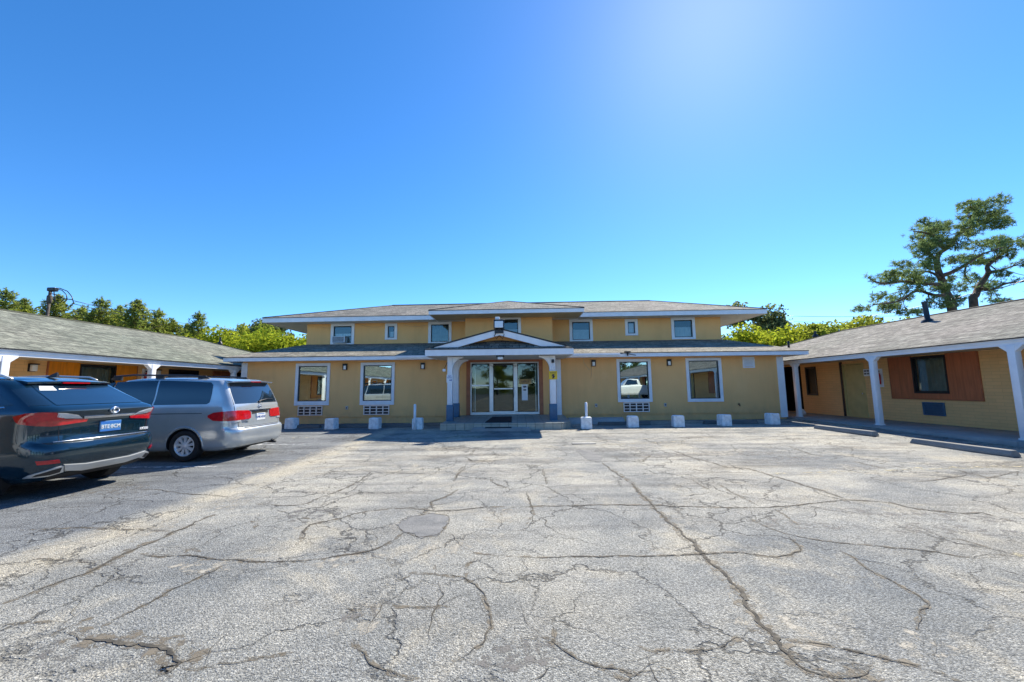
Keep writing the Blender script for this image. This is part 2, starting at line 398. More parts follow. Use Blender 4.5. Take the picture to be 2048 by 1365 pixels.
def tag(o, label=None, cat=None, group=None, kind=None):
    if label: o['label'] = label
    if cat: o['category'] = cat
    if group: o['group'] = group
    if kind: o['kind'] = kind
    return o
def thing(name, loc, label, cat, group=None):
    o = bpy.data.objects.new(name, None); COL.objects.link(o); o.location = loc; LOC[o.name] = tuple(loc); o.empty_display_size = .2
    return tag(o, label, cat, group)
def copy_tree(o, parent=None):
    c = o.copy(); COL.objects.link(c); c.parent = parent
    for ch in o.children: copy_tree(ch, c)
    return c
def one(name, mb, mats, loc, label, cat, group=None, autosm=None):
    """a thing that is one mesh, its origin at its base"""
    r = mb
    r.v = [(p[0]-loc[0], p[1]-loc[1], p[2]-loc[2]) for p in r.v]
    o = r.build(name, mats, None, autosm=autosm); o.location = loc
    return tag(o, label, cat, group)
def text_mesh(name, txt, size, mat, parent, origin, right, up, depth=.003, align='CENTER'):
    """lettering as a mesh: origin = centre, right / up = world axes of the line of writing"""
    cu = bpy.data.curves.new(name, 'FONT'); cu.body = txt; cu.size = size; cu.extrude = depth; cu.align_x = align; cu.align_y = 'CENTER'; cu.resolution_u = 3
    tmp = bpy.data.objects.new(name+'_tmp', cu); COL.objects.link(tmp)
    dg = bpy.context.evaluated_depsgraph_get(); me = bpy.data.meshes.new_from_object(tmp.evaluated_get(dg))
    bpy.data.objects.remove(tmp); bpy.data.curves.remove(cu)
    right = Vector(right).normalized(); up = Vector(up).normalized(); nrm = right.cross(up); o = Vector(origin)-Vector(LOC.get(parent.name, (0, 0, 0)))
    for v in me.vertices: v.co = o+right*v.co.x+up*v.co.y+nrm*v.co.z
    me.materials.clear(); me.materials.append(MATS[mat]); me.name = name
    ob = bpy.data.objects.new(name, me); COL.objects.link(ob); ob.parent = parent
    return ob
def wall_quads(mb, a0, a1, z0, z1, holes, P, m=0, depth=None, uv=True):
    """wall sheet in (a, z) with rectangular openings; P maps (a, z, d) to world; d = inward depth for reveals"""
    xs = sorted({a0, a1, *[h[0] for h in holes], *[h[1] for h in holes]}); zs = sorted({z0, z1, *[h[2] for h in holes], *[h[3] for h in holes]})
    xs = [x for x in xs if a0 <= x <= a1]; zs = [z for z in zs if z0 <= z <= z1]
    for i in range(len(xs)-1):
        for j in range(len(zs)-1):
            cx, cz = (xs[i]+xs[i+1])/2, (zs[j]+zs[j+1])/2
            if any(h[0] < cx < h[1] and h[2] < cz < h[3] for h in holes): continue
            q = [(xs[i], zs[j]), (xs[i+1], zs[j]), (xs[i+1], zs[j+1]), (xs[i], zs[j+1])]
            mb.face([P(a, z, 0) for a, z in q], m, q)
    if depth:
        for h in holes:
            c = [(h[0], h[2]), (h[1], h[2]), (h[1], h[3]), (h[0], h[3])]
            for k in range(4):
                p, q = c[k], c[(k+1) % 4]
                mb.face([P(*p, 0), P(*q, 0), P(*q, depth), P(*p, depth)], m, [(p[0], p[1]), (q[0], q[1]), (q[0], q[1]+.1), (p[0], p[1]+.1)])
def frame_ring(mb, a0, a1, z0, z1, t, P, d0, d1, m=0, tb=None):
    """rectangular frame of width t between depths d0 (outer) and d1; outer rectangle given"""
    tb = tb or t
    def bx(u0, u1, w0, w1):
        c = [P(u, w, d) for d in (d0, d1) for u, w in ((u0, w0), (u1, w0), (u1, w1), (u0, w1))]
        mb.add(c, [(0,1,2,3),(7,6,5,4),(0,4,5,1),(1,5,6,2),(2,6,7,3),(3,7,4,0)], m)
    bx(a0, a0+t, z0, z1); bx(a1-t, a1, z0, z1); bx(a0+t, a1-t, z0, z0+tb); bx(a0+t, a1-t, z1-t, z1)
def pbox(mb, a0, a1, z0, z1, d0, d1, P, m=0):
    c = [P(u, w, d) for d in (d0, d1) for u, w in ((a0, z0), (a1, z0), (a1, z1), (a0, z1))]
    mb.add(c, [(0,1,2,3),(7,6,5,4),(0,4,5,1),(1,5,6,2),(2,6,7,3),(3,7,4,0)], m)
def roof_face(mb, pts, m=0):
    """one roof plane, UVs in metres along eave and up slope (first two points are the eave)"""
    p = [Vector(q) for q in pts]; u = (p[1]-p[0]).normalized(); n = (p[1]-p[0]).cross(p[2]-p[0]).normalized(); v = n.cross(u)
    uv = [((q-p[0]).dot(u)+p[0].x*.37, (q-p[0]).dot(v)+p[0].y*.21) for q in p]
    mb.face(pts, m, uv)
def curtain(mb, a0, a1, z0, z1, d, P, m=0, amp=.03, wl=.14):
    n = max(6, int((a1-a0)/wl*8)); vs_ = []
    for i in range(n+1):
        a = a0+(a1-a0)*i/n; off = amp*math.sin(a/wl*2*math.pi)+amp*.4*math.sin(a/wl*1.3)
        vs_ += [P(a, z0, d+off), P(a, z1, d+off*.7)]
    mb.add(vs_, [(2*i, 2*i+2, 2*i+3, 2*i+1) for i in range(n)], m, True)

# ------------------------------------------------------------------ ground
def zg(y): return 0.0 if y < 9 else min(.07, (y-9)/4.8*.07)
mb = MB()
ys = [-60, -30, 0, 4, 8, 9, 10, 11, 12, 13, 13.8, 16, 20, 40, 60]
for a, b in zip(ys[:-1], ys[1:]):
    mb.face([(-60, a, zg(a)), (60, a, zg(a)), (60, b, zg(b)), (-60, b, zg(b))])
lot = tag(mb.build('parking_lot', 'asphalt'), kind='structure')
mb = MB(); mb.face([(-1500, -1500, -.25), (1500, -1500, -.25), (1500, 1500, -.25), (-1500, 1500, -.25)])
tag(mb.build('ground', 'grass'), kind='structure')
CRACKS=[(0.022,[(-0.08,5.26),(-0.45,5.25),(-0.72,5.14),(-1.03,5.11),(-1.37,5.26),(-1.67,5.2),(-1.91,5.09),(-2.05,4.9),(-2.21,4.75),(-2.33,4.66),(-2.3,4.45),(-2.19,4.2),(-2.15,4.04)]),(0.014,[(-0.06,3.76),(-0.29,3.81),(-0.43,3.87)]),(0.03,[(-3.71,3.01),(-3.68,3.13),(-3.68,3.24),(-3.66,3.36),(-3.61,3.47),(-3.61,3.58),(-3.65,3.73),(-3.68,3.89),(-3.68,4.04),(-3.67,4.2),(-3.71,4.44),(-3.67,4.56),(-3.72,4.76),(-3.72,4.99),(-3.63,5.03)]),(0.03,[(-3.75,3.89),(-3.73,4.04),(-3.7,4.2)]),(0.02,[(-3.54,3.89),(-3.28,3.81),(-3.06,3.83),(-2.81,3.77),(-2.56,3.74),(-2.37,3.69),(-2.14,3.68),(-1.93,3.7),(-1.73,3.74),(-1.65,3.8),(-1.48,3.86),(-1.39,3.91),(-1.31,4.03),(-1.24,4.18),(-1.21,4.43)]),(0.02,[(-2.55,3.64),(-2.59,3.41),(-2.64,3.23),(-2.64,3.1),(-2.66,2.96),(-2.68,2.84),(-2.7,2.73)]),(0.018,[(-2.9,2.64),(-2.91,2.72),(-2.89,2.81),(-2.85,2.86)]),(0.06,[(-2.87,2.68),(-2.69,2.6),(-2.48,2.58),(-2.28,2.56),(-2.13,2.53),(-1.98,2.45),(-1.89,2.39),(-1.88,2.32),(-1.94,2.26)]),(0.014,[(-1.85,2.34),(-1.74,2.34),(-1.64,2.38),(-1.46,2.43),(-1.27,2.48)]),(0.014,[(-1.01,2.59),(-0.94,2.5),(-0.85,2.4),(-0.74,2.33),(-0.61,2.27),(-0.5,2.25)]),(0.012,[(-0.99,3.01),(-0.84,2.95),(-0.62,2.94),(-0.48,2.95)]),(0.012,[(-0.96,3.32),(-0.87,3.45),(-0.68,3.43),(-0.45,3.38),(-0.34,3.26),(-0.25,3.04),(-0.2,2.85),(-0.18,2.71),(-0.22,2.54),(-0.32,2.43),(-0.43,2.33)]),(0.012,[(-0.43,3.38),(-0.44,3.61),(-0.39,3.73)]),(0.01,[(-0.68,3.43),(-0.73,3.61)]),(0.016,[(-5.98,6.39),(-5.5,6.29),(-4.99,6.06),(-4.49,5.95),(-4.08,5.83)]),(0.012,[(-5.49,4.54),(-5.18,4.57),(-4.89,4.61),(-4.31,4.53),(-3.94,4.49),(-3.77,4.48)]),(0.014,[(-3.1,4.79),(-2.96,4.7),(-2.87,4.5)]),(0.016,[(-3.58,5.51),(-3.27,5.44),(-3.0,5.38),(-2.8,5.48),(-2.74,5.85),(-2.64,6.27),(-2.6,6.76),(-2.68,7.44),(-2.91,7.67)]),(0.016,[(-4.39,3.79),(-4.07,3.74),(-3.76,3.71),(-3.71,3.78)]),(0.012,[(-1.34,4.63),(-1.27,4.88),(-1.07,5.02),(-0.84,4.92),(-0.79,4.61),(-0.84,4.31),(-0.98,4.25),(-1.2,4.39),(-1.34,4.63)]),(0.02,[(-1.16,5.02),(-1.04,5.16),(-1.17,5.5),(-1.02,5.73),(-0.9,6.14)]),(0.02,[(-1.1,8.92),(-1.07,10.25)]),(0.025,[(-1.15,8.92),(-0.94,8.47),(-0.57,8.45),(-0.13,8.71)]),(0.02,[(-1.02,8.33),(-1.05,7.17),(-1.05,6.61)]),(0.02,[(-0.47,6.95),(-0.37,6.5),(-0.12,6.11)]),(0.012,[(-3.39,2.76),(-3.23,2.79),(-2.97,2.8)]),(0.014,[(-1.29,2.93),(-1.08,2.92),(-1.0,2.95)]),(0.012,[(-3.11,3.88),(-3.18,4.03),(-2.99,3.91)]),(0.012,[(-2.59,4.91),(-2.39,4.82)]),(0.02,[(-2.64,7.44),(-1.87,7.3),(-1.36,7.18)]),(0.035,[(1.67,8.2),(1.71,7.15),(1.76,6.43),(1.71,5.77),(1.69,5.25),(1.66,4.85),(1.67,4.52),(1.65,4.26),(1.65,3.94),(1.63,3.72),(1.64,3.48),(1.61,3.27),(1.63,3.16),(1.54,2.95),(1.55,2.83),(1.51,2.69),(1.53,2.58),(1.49,2.48),(1.49,2.38),(1.51,2.31),(1.58,2.27),(1.68,2.26),(1.77,2.27),(1.89,2.34)]),(0.022,[(-0.08,5.22),(0.39,5.28),(0.87,5.3),(1.28,5.31),(1.69,5.3),(2.1,5.21),(2.53,5.15),(2.98,5.14),(3.36,5.2),(3.73,5.3),(4.05,5.38),(4.27,5.45),(4.5,5.39),(4.7,5.29),(4.71,5.11),(4.86,4.96),(5.1,4.86),(5.35,4.88),(5.32,4.48)]),(0.018,[(-0.06,3.76),(0.29,3.74),(0.6,3.75),(1.0,3.76),(1.36,3.77),(1.64,3.79),(1.85,3.82),(1.99,3.82),(2.07,3.77),(2.25,3.71),(2.41,3.76),(2.57,3.87),(2.63,4.02),(2.69,4.21)]),(0.03,[(3.6,9.62),(3.61,8.81),(3.75,8.09),(3.83,7.59),(4.12,7.47),(4.18,7.05),(4.22,6.67),(4.27,6.33),(4.29,5.96),(4.27,5.45)]),(0.016,[(2.59,4.97),(2.6,4.68),(2.62,4.46),(2.69,4.28),(2.8,4.16),(2.93,4.07),(3.09,4.01),(3.32,3.94),(3.52,3.87),(3.72,3.8),(3.8,3.71),(3.91,3.68),(4.21,3.73),(4.3,3.66)]),(0.016,[(2.9,3.86),(2.89,3.68),(2.85,3.56),(2.82,3.4),(2.84,3.28),(2.83,3.14),(2.81,3.02),(2.78,2.94),(2.67,2.88),(2.56,2.77),(2.43,2.66)]),(0.018,[(1.53,2.58),(1.63,2.55),(1.77,2.52),(1.87,2.47),(1.97,2.42),(2.06,2.37),(2.12,2.32),(2.18,2.28),(2.22,2.22)]),(0.014,[(-0.05,2.64),(0.04,2.59),(0.19,2.56),(0.24,2.49),(0.34,2.39),(0.41,2.35),(0.52,2.33),(0.57,2.29),(0.7,2.31),(0.8,2.32)]),(0.012,[(3.05,6.38),(3.0,5.93),(3.0,5.55),(2.98,5.21)]),(0.012,[(3.08,5.05),(3.07,4.82),(2.99,4.49)]),(0.01,[(0.68,2.52),(0.76,2.46),(0.87,2.48),(0.98,2.47),(1.15,2.5),(1.33,2.6),(1.43,2.67),(1.5,2.68)]),(0.012,[(0.41,2.35),(0.47,2.31),(0.51,2.25),(0.56,2.24)]),(0.02,[(0.12,5.96),(0.16,5.46),(0.17,4.94),(0.09,4.59)]),(0.02,[(0.45,7.75),(0.46,6.91),(0.44,6.39)]),(0.014,[(0.21,2.79),(0.21,2.68),(0.2,2.56)]),(0.02,[(5.88,10.97),(6.67,11.25),(7.41,11.54)]),(0.02,[(6.57,10.17),(6.26,8.82),(6.43,8.36)]),(0.02,[(6.51,8.22),(6.46,7.7),(6.42,7.25)]),(0.02,[(5.76,8.85),(5.57,8.0)]),(0.02,[(5.97,6.35),(6.5,6.49),(7.31,6.82),(7.32,6.55),(8.46,7.06)]),(0.02,[(2.03,8.9),(2.1,8.31),(2.47,8.21),(2.93,9.01)]),(0.02,[(7.46,7.43),(7.54,7.1),(7.42,6.63),(7.74,6.45)]),(0.012,[(4.08,4.15),(4.24,4.08),(4.27,3.9),(4.3,3.73)]),(0.012,[(2.78,6.64),(2.75,6.23),(2.73,5.87)])]
DARK_PATCH = [(-1.34, 4.63), (-1.27, 4.88), (-1.07, 5.02), (-0.84, 4.92), (-0.79, 4.61), (-0.84, 4.31), (-0.98, 4.25), (-1.2, 4.39)]
rc = random.Random(3)
mb = MB()
def crack_strip(pts, w):
    P = [Vector((x, y, 0)) for x, y in pts]
    for it in range(4):                                    # roughen by midpoint displacement
        Q = [P[0]]
        for a, b in zip(P[:-1], P[1:]):
            L = (b-a).length; d = Vector((-(b-a).y, (b-a).x, 0)).normalized() if L > 1e-6 else Vector()
            Q += [(a+b)/2+d*rc.uniform(-.10, .10)*min(L, .35), b] if L > .05 else [b]
        P = Q
    n = len(P); ed = []; ph = rc.uniform(0, 50)
    for i, p in enumerate(P):
        t = (P[min(i+1, n-1)]-P[max(i-1, 0)]).normalized(); nn = Vector((-t.y, t.x, 0)); s = min(1, i/14+.08, (n-1-i)/14+.08)
        k = .55+.9*(mnoise.noise((i*.09+ph, ph, 0))+.5)
        wa, wb = w*.5*s*k*rc.uniform(.25, 1.8), w*.5*s*k*rc.uniform(.25, 1.8)
        z = zg(p.y)+.0045
        ed.append(((p.x+nn.x*wa, p.y+nn.y*wa, z), (p.x-nn.x*wb, p.y-nn.y*wb, z)))
    i0 = len(mb.v); mb.v += [q for e in ed for q in e]
    for i in range(n-1):
        mb.f.append((i0+2*i, i0+2*i+1, i0+2*i+3, i0+2*i+2)); mb.m.append(0); mb.uv.append(None); mb.sm.append(False)
dirt = MB()
def wide_strip(pts, w, z):
    P = [Vector((x, y, 0)) for x, y in pts]; Q = []
    for a, b in zip(P[:-1], P[1:]): Q += [a.lerp(b, k/5) for k in range(5)]
    Q.append(P[-1]); n = len(Q); i0 = len(dirt.v); ph = rc.uniform(0, 99)
    for i, p in enumerate(Q):
        t = (Q[min(i+1, n-1)]-Q[max(i-1, 0)]).normalized(); nn = Vector((-t.y, t.x, 0)); k = w*(.35+.9*abs(mnoise.noise((i*.23+ph, 0, 0)))+.25*rc.random())*min(1, (i+1)/4, (n-i)/4); o = w*.5*mnoise.noise((i*.3, ph, 0))
        dirt.v += [(p.x+nn.x*(k+o), p.y+nn.y*(k+o), zg(p.y)+z), (p.x-nn.x*(k-o), p.y-nn.y*(k-o), zg(p.y)+z)]
    for i in range(n-1): dirt.f.append((i0+2*i, i0+2*i+1, i0+2*i+3, i0+2*i+2)); dirt.m.append(0); dirt.uv.append(None); dirt.sm.append(False)
for q_, (w, pts) in enumerate(CRACKS):
    crack_strip(pts, w*(.62 if w < .05 else .4))
    wide_strip(pts, max(.035, w*2.2), .0012+.00003*q_)
for k in range(110):                                        # finer breaks branching off the traced ones
    w, pts = rc.choice(CRACKS); i = rc.randrange(len(pts)-1); a, b = Vector((*pts[i], 0)), Vector((*pts[i+1], 0)); p = a.lerp(b, rc.random())
    an = rc.uniform(0, 6.28); q = [(p.x, p.y)]
    for j in range(rc.randint(2, 5)):
        an += rc.uniform(-.7, .7); st = rc.uniform(.08, .3)*(.5+p.y*.12); q.append((q[-1][0]+math.cos(an)*st, q[-1][1]+math.sin(an)*st))
    crack_strip(q, .005*(.7+p.y*.09))
dk = dirt.build('crack_dirt', 'crack_dirt', lot, recalc=False); tag(dk, kind='stuff')
ck = mb.build('cracks', 'crack_fill', lot, recalc=False); tag(ck, kind='stuff')
def blob(mb, pts, z=.0035):
    c = Vector((sum(p[0] for p in pts)/len(pts), sum(p[1] for p in pts)/len(pts), 0)); ring = []
    n = len(pts)
    for i in range(n):
        a, b = Vector((*pts[i], 0)), Vector((*pts[(i+1) % n], 0))
        for k in range(6):
            p = a.lerp(b, k/6); p = c+(p-c)*(1+rc.uniform(-.12, .12)); ring.append((p.x, p.y, zg(p.y)+z))
    mb.face(ring)
mb = MB(); blob(mb, DARK_PATCH); blob(mb, [(1.36, 9.61), (1.71, 9.72), (1.8, 8.76), (1.63, 8.2), (1.43, 8.48)])
tag(mb.build('asphalt_patches', 'tar_patch', lot, recalc=False), kind='stuff')
def stain(name, mat, spots, seed):
    rs = random.Random(seed); mb = MB()
    for i, (x, y, a, b) in enumerate(spots):
        ring = []; ph = rs.uniform(0, 50); rot = rs.uniform(-.3, .3)
        for k in range(28):
            t = 2*math.pi*k/28; q = 1+.55*mnoise.noise((math.cos(t)*1.3+ph, math.sin(t)*1.3, 0)); u, w = a*q*math.cos(t), b*q*math.sin(t)
            px, py = x+u*math.cos(rot)-w*math.sin(rot), y+u*math.sin(rot)+w*math.cos(rot); ring.append((px, py, zg(py)+.0006+.00004*i+(.0003 if mat == 'oil_stain' else 0)))
        for k in range(28):
            p, q_ = ring[k], ring[(k+1) % 28]; mb.face([(x, y, ring[0][2]), p, q_])
    o = mb.build(name, mat, lot, recalc=False); tag(o, kind='stuff')
stain('loose_sand', 'loose_sand', [(-.69, 3.93, .3, .16), (-1.06, 2.83, .16, .22), (-3.92, 5.7, .25, .5), (-4.81, 8.25, .25, .9), (-4.73, 9.74, .25, 1.0), (-4.4, 4.11, .35, .4), (-4.08, 4.53, .3, .35), (-1.5, 3.72, .3, .12), (-2.6, 3.64, .45, .15), (1.62, 3.09, .12, .25), (1.6, 2.67, .2, .18), (2.3, 2.52, .15, .12), (-.22, 4.95, .2, .3)], 2)
stain('oil_stains', 'oil_stain', [(4.75, 9.04, 1.1, .3), (5.34, 8.28, .9, .3), (2.52, 9.68, .8, .2), (3.16, 8.87, .5, .25), (5.98, 7.49, .9, .2), (4.64, 4.83, .9, .2), (4.41, 4.35, .6, .16), (8.42, 7.61, .9, .25), (3.02, 4.53, .6, .15), (-1.07, 2.86, .12, .1), (-2.52, 5.01, .35, .3), (-2.63, 2.55, .2, .12), (-1.98, 2.46, .2, .12), (.03, 2.45, .3, .12), (-7, 6.4, 1.2, .5), (-7, 9.6, 1.2, .5)], 5)
def line(name, x0, y0, x1, y1, w, mat, zz=.0045):
    mb = MB(); n = 14; d = Vector((x1-x0, y1-y0, 0)).normalized(); nn = Vector((-d.y, d.x, 0))*w/2
    for i in range(n):
        a = Vector((x0+(x1-x0)*i/n, y0+(y1-y0)*i/n, 0)); b = Vector((x0+(x1-x0)*(i+1)/n, y0+(y1-y0)*(i+1)/n, 0))
        q = [a+nn, a-nn, b-nn, b+nn]; mb.face([(p.x, p.y, zg(p.y)+zz) for p in q])
    return mb.build(name, mat, lot, recalc=False)
for a in [(-11, 8.1, -6.0, 8.11), (-11, 11.2, -5.75, 11.03), (-11, 5.3, -5.5, 5.4), (-11, 2.6, -5.6, 2.6)]: line('bay_line', *a, .1, 'line_white' if a[1] > 6 else 'line_faint')
for a in [(-6.95, 12.26, -6.25, 12.33), (1.5, 10.25, 5.5, 11.09), (4.34, 7.02, 9.0, 7.42), (6.9, 7.36, 8.75, 7.46), (4.3, 3.72, 9, 3.85)]: line('bay_line', *a, .09, 'line_yellow', .006)
# drain grate in the yard
mb = MB()
mb.box(1.40, 2.02, 10.56, 10.70, zg(10.6)+.002, zg(10.6)+.012, 1)
for k in range(12):
    x = 1.425+k*.05; mb.box(x, x+.024, 10.545, 10.715, zg(10.6)+.013, zg(10.6)+.02, 0)
one('drain_grate', mb, ['galvanised', 'black_metal'], (1.71, 10.63, zg(10.6)), 'small slotted metal drain grate set in the pale asphalt before the porch', 'drain')

# walkways along both wings and the pads in front of the house
def walkway(name, x0, x1, y0, y1, zt):
    mb = MB(); y = y0
    while y < y1-.01:
        e = min(y+2.4, y1); mb.bbox(x0, x1, y+.004, e-.004, -.1, zt, .012); y = e
    return tag(mb.build(name, 'concrete', autosm=30), kind='structure')
walkway('walkway_right', 11.55, 14.0, -24, 26, .12)
walkway('walkway_left', -14.0, -11.55, -24, 26, .12)

# ------------------------------------------------------------------ main house
FY = 17.0
house = thing('motel_building', (0, FY, 0), 'two storey tan stucco motel house with white framed windows and hipped shingle roofs', 'building')
Pf = lambda a, z, d: (a, FY+d, z)
tilt = lambda p: (p[0], p[1], p[2]+.0047*p[0]*(1 if p[2] > 3.6 else max(0, (p[2]-3.2)/.4)))
LOW = [(-9.42, -7.95, .84, 2.62), (-6.64, -5.19, .83, 2.62), (4.22, 5.66, .83, 2.64), (7.13, 8.62, .81, 2.65)]
DOORH = (-1.98, .94, .36, 2.58)
ACS = [(-9.25, -8.21, .42, .81), (-6.47, -5.38, .42, .81), (4.44, 5.52, .42, .81)]
mb = MB()
holes = [(a+.06, b-.06, c+.06, d-.06) for a, b, c, d in LOW]+[DOORH]+[(a+.03, b-.03, c+.03, d-.03) for a, b, c, d in ACS]
wall_quads(mb, -11.72, 11.18, .36, 2.9, holes, Pf, 0, .22)
pbox(mb, -11.72, DOORH[0]-.16, -.05, .355, .03, .15, Pf); pbox(mb, DOORH[1]+.16, 11.18, -.05, .355, .03, .15, Pf)   # plinth set back under the stucco edge
pbox(mb, -11.72, DOORH[0]-.16, .335, .36, -.012, .02, Pf); pbox(mb, DOORH[1]+.16, 11.18, .335, .36, -.012, .02, Pf)
Pl = lambda a, z, d: (-11.72+d, a, z); Pr = lambda a, z, d: (11.18-d, a, z)
wall_quads(mb, FY, 27.5, -.05, 2.9, [], Pl); wall_quads(mb, FY, 27.5, -.05, 2.9, [], Pr)
mb.face([(-11.72, 27.5, -.05), (11.18, 27.5, -.05), (11.18, 27.5, 2.9), (-11.72, 27.5, 2.9)])
mb.build('wall', 'stucco', house, recalc=False)
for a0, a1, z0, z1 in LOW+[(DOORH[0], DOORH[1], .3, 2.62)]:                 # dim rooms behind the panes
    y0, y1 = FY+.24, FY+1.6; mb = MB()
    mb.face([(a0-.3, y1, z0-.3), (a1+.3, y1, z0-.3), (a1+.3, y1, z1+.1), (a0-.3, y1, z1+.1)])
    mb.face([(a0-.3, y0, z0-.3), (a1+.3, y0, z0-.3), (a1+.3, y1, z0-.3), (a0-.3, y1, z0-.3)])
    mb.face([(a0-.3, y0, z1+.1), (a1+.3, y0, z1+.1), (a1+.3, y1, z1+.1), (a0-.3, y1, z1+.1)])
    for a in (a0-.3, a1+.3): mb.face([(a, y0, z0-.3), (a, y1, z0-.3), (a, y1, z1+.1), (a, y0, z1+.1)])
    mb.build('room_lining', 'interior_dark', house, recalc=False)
mb = MB(); pbox(mb, -11.76, -11.51, .14, 2.66, -.035, .1, Pf); mb.box(-11.76, -11.725, FY+.1, FY+.3, .14, 2.66); mb.build('corner_trim', 'white_trim', house)
mb = MB(); pbox(mb, 10.95, 11.22, .14, 2.66, -.035, .1, Pf); mb.box(11.185, 11.22, FY+.1, FY+.3, .14, 2.66); mb.build('corner_trim', 'white_trim', house)
def window(par, P, a0, a1, z0, z1, t, glass, tb=None, sash=True, fmat='white_trim', cur=None, rail=None, fix=None, proud=.045):
    mb = MB(); frame_ring(mb, a0, a1, z0, z1, t, P, -proud, .02, 0, tb)
    if sash: frame_ring(mb, a0+t, a1-t, z0+(tb or t), z1-t, .035, P, -.004, .05, 1)
    s = .035 if sash else 0
    if rail: pbox(mb, a0+t+s, a1-t-s, rail-.02, rail+.02, .005, .04, P, 1)
    w = mb.build('window', [fmat, 'black_metal'], par, fix=fix)
    LOC[w.name] = LOC[par.name]
    mb = MB(); b0, b1, c0, c1 = a0+t+s, a1-t-s, z0+(tb or t)+s, z1-t-s
    mb.face([P(b0, c0, .03), P(b1, c0, .03), P(b1, c1, .03), P(b0, c1, .03)]); mb.build('pane', glass, w, fix=fix)
    if cur:
        kind, mat, u0, u1, v0, v1 = cur; mb = MB()
        if kind == 'curtain': curtain(mb, b0+(b1-b0)*u0, b0+(b1-b0)*u1, c0+(c1-c0)*v0, c0+(c1-c0)*v1, .13, P)
        else:
            n = int((c1-c0)*(v1-v0)/.05)
            for k in range(n):
                zz = c0+(c1-c0)*v0+k*.05; mb.add([P(b0, zz, .075), P(b1, zz, .075), P(b1, zz+.047, .1), P(b0, zz+.047, .1)], [(0, 1, 2, 3)])
        mb.build('curtain' if kind == 'curtain' else 'blind', mat, w, fix=fix)
    return w
for i, (a0, a1, z0, z1) in enumerate(LOW): window(house, Pf, a0, a1, z0, z1, .12, 'window_glass', .17 if i < 2 else .13)
def ac_sleeve(par, P, a0, a1, z0, z1, mats=('aluminium', 'black_metal'), nx=4, nz=3):
    mb = MB(); frame_ring(mb, a0, a1, z0, z1, .035, P, -.05, .03, 0)
    pbox(mb, a0+.03, a1-.03, z0+.03, z1-.03, .01, .03, P, 1)
    for k in range(1, nx): x = a0+(a1-a0)*k/nx; pbox(mb, x-.02, x+.02, z0+.035, z1-.035, -.045, .01, P)
    for k in range(1, nz): z = z0+(z1-z0)*k/nz; pbox(mb, a0+.035, a1-.035, z-.014, z+.014, -.043, .009, P)
    for k in range(1, nz*4):
        if k % 4: z = z0+.02+(z1-z0-.04)*k/(nz*4); pbox(mb, a0+.035, a1-.035, z-.003, z+.003, -.02, .008, P, 1)
    return mb.build('air_conditioner', list(mats), par)
for a in ACS: ac_sleeve(house, Pf, *a)
mb = MB(); frame_ring(mb, 9.53, 10.02, 2.2, 2.66, .05, Pf, -.04, .02, 0)                 # louvred vent under the right eave
for k in range(6): z = 2.26+k*.06; mb.add([Pf(9.58, z, -.035), Pf(9.97, z, -.035), Pf(9.97, z+.06, -.002), Pf(9.58, z+.06, -.002)], [(0, 1, 2, 3)])
mb.build('louvre_vent', 'white_trim', house)
for x, z in ((-7.18, .72), (3.3, .71), (6.18, .70)):
    mb = MB(); mb.bbox(x-.05, x+.05, FY-.05, FY+.01, z-.07, z+.07, .012); mb.lathe([(.0, -.056), (.028, -.056), (.03, -.045)], (x, FY, z), 'y', 12, 1); mb.build('outlet_box', ['galvanised', 'black_metal'], house)
mb = MB(); mb.tube([(9.23, FY, .68), (9.23, FY-.09, .68), (9.23, FY-.11, .62)], .018); mb.lathe([(.0, .0), (.04, .0), (.04, .015), (0, .015)], (9.23, FY-.06, .72), 'z', 10); mb.build('hose_tap', 'black_metal', house)
# reddish timber surround and the three bay glass entrance
mb = MB(); pbox(mb, -2.14, -1.98, .33, 2.58, -.03, .1, Pf); pbox(mb, .94, 1.1, .33, 2.58, -.03, .1, Pf); pbox(mb, -2.14, 1.1, 2.58, 2.75, -.03, .1, Pf); mb.build('door_surround', 'brown_trim', house)
mb = MB(); frame_ring(mb, -1.97, .93, .37, 2.57, .045, Pf, .02, .12, 0, .10)
for x in (-1.115, -.03): pbox(mb, x-.05, x+.05, .49, 2.51, .02, .12, Pf)
pbox(mb, -1.91, -1.185, 1.56, 1.62, .03, .11, Pf); pbox(mb, -1.8, -1.765, .49, 2.51, .13, .16, Pf)
pbox(mb, .78, .81, .49, 2.51, .13, .16, Pf)
store = mb.build('entrance', 'aluminium', house)
LOC[store.name] = LOC[house.name]
for a0, a1 in ((-1.91, -1.185), (.04, .87)):
    mb = MB(); mb.face([Pf(a0, .49, .06), Pf(a1, .49, .06), Pf(a1, 2.51, .06), Pf(a0, 2.51, .06)]); mb.build('pane', 'door_glass', store)
mb = MB(); frame_ring(mb, -1.065, -.08, .38, 2.5, .06, Pf, .01, .1, 0, .13); pbox(mb, -.97, -.175, 1.42, 1.47, .02, .09, Pf)
pbox(mb, -1.0, -.15, 2.44, 2.5, .0, .02, Pf, 2); mb.tube([Pf(-.13, 1.1, .01), Pf(-.13, 1.12, -.06), Pf(-.13, 1.48, -.06), Pf(-.13, 1.5, .01)], .016)
mb.face([Pf(-.97, .54, .055), Pf(-.175, .54, .055), Pf(-.175, 2.43, .055), Pf(-.97, 2.43, .055)], 1)
mb.build('glass_door', ['aluminium', 'door_glass', 'black_metal'], store)
mb = MB(); curtain(mb, .83, .9, .5, 2.5, .3, Pf, 0, .02, .05); mb.build('curtain', 'curtain_teal', store); mb = MB(); curtain(mb, -1.9, -1.84, .5, 2.5, .3, Pf, 0, .02, .05); mb.build('curtain', 'curtain_teal', store)

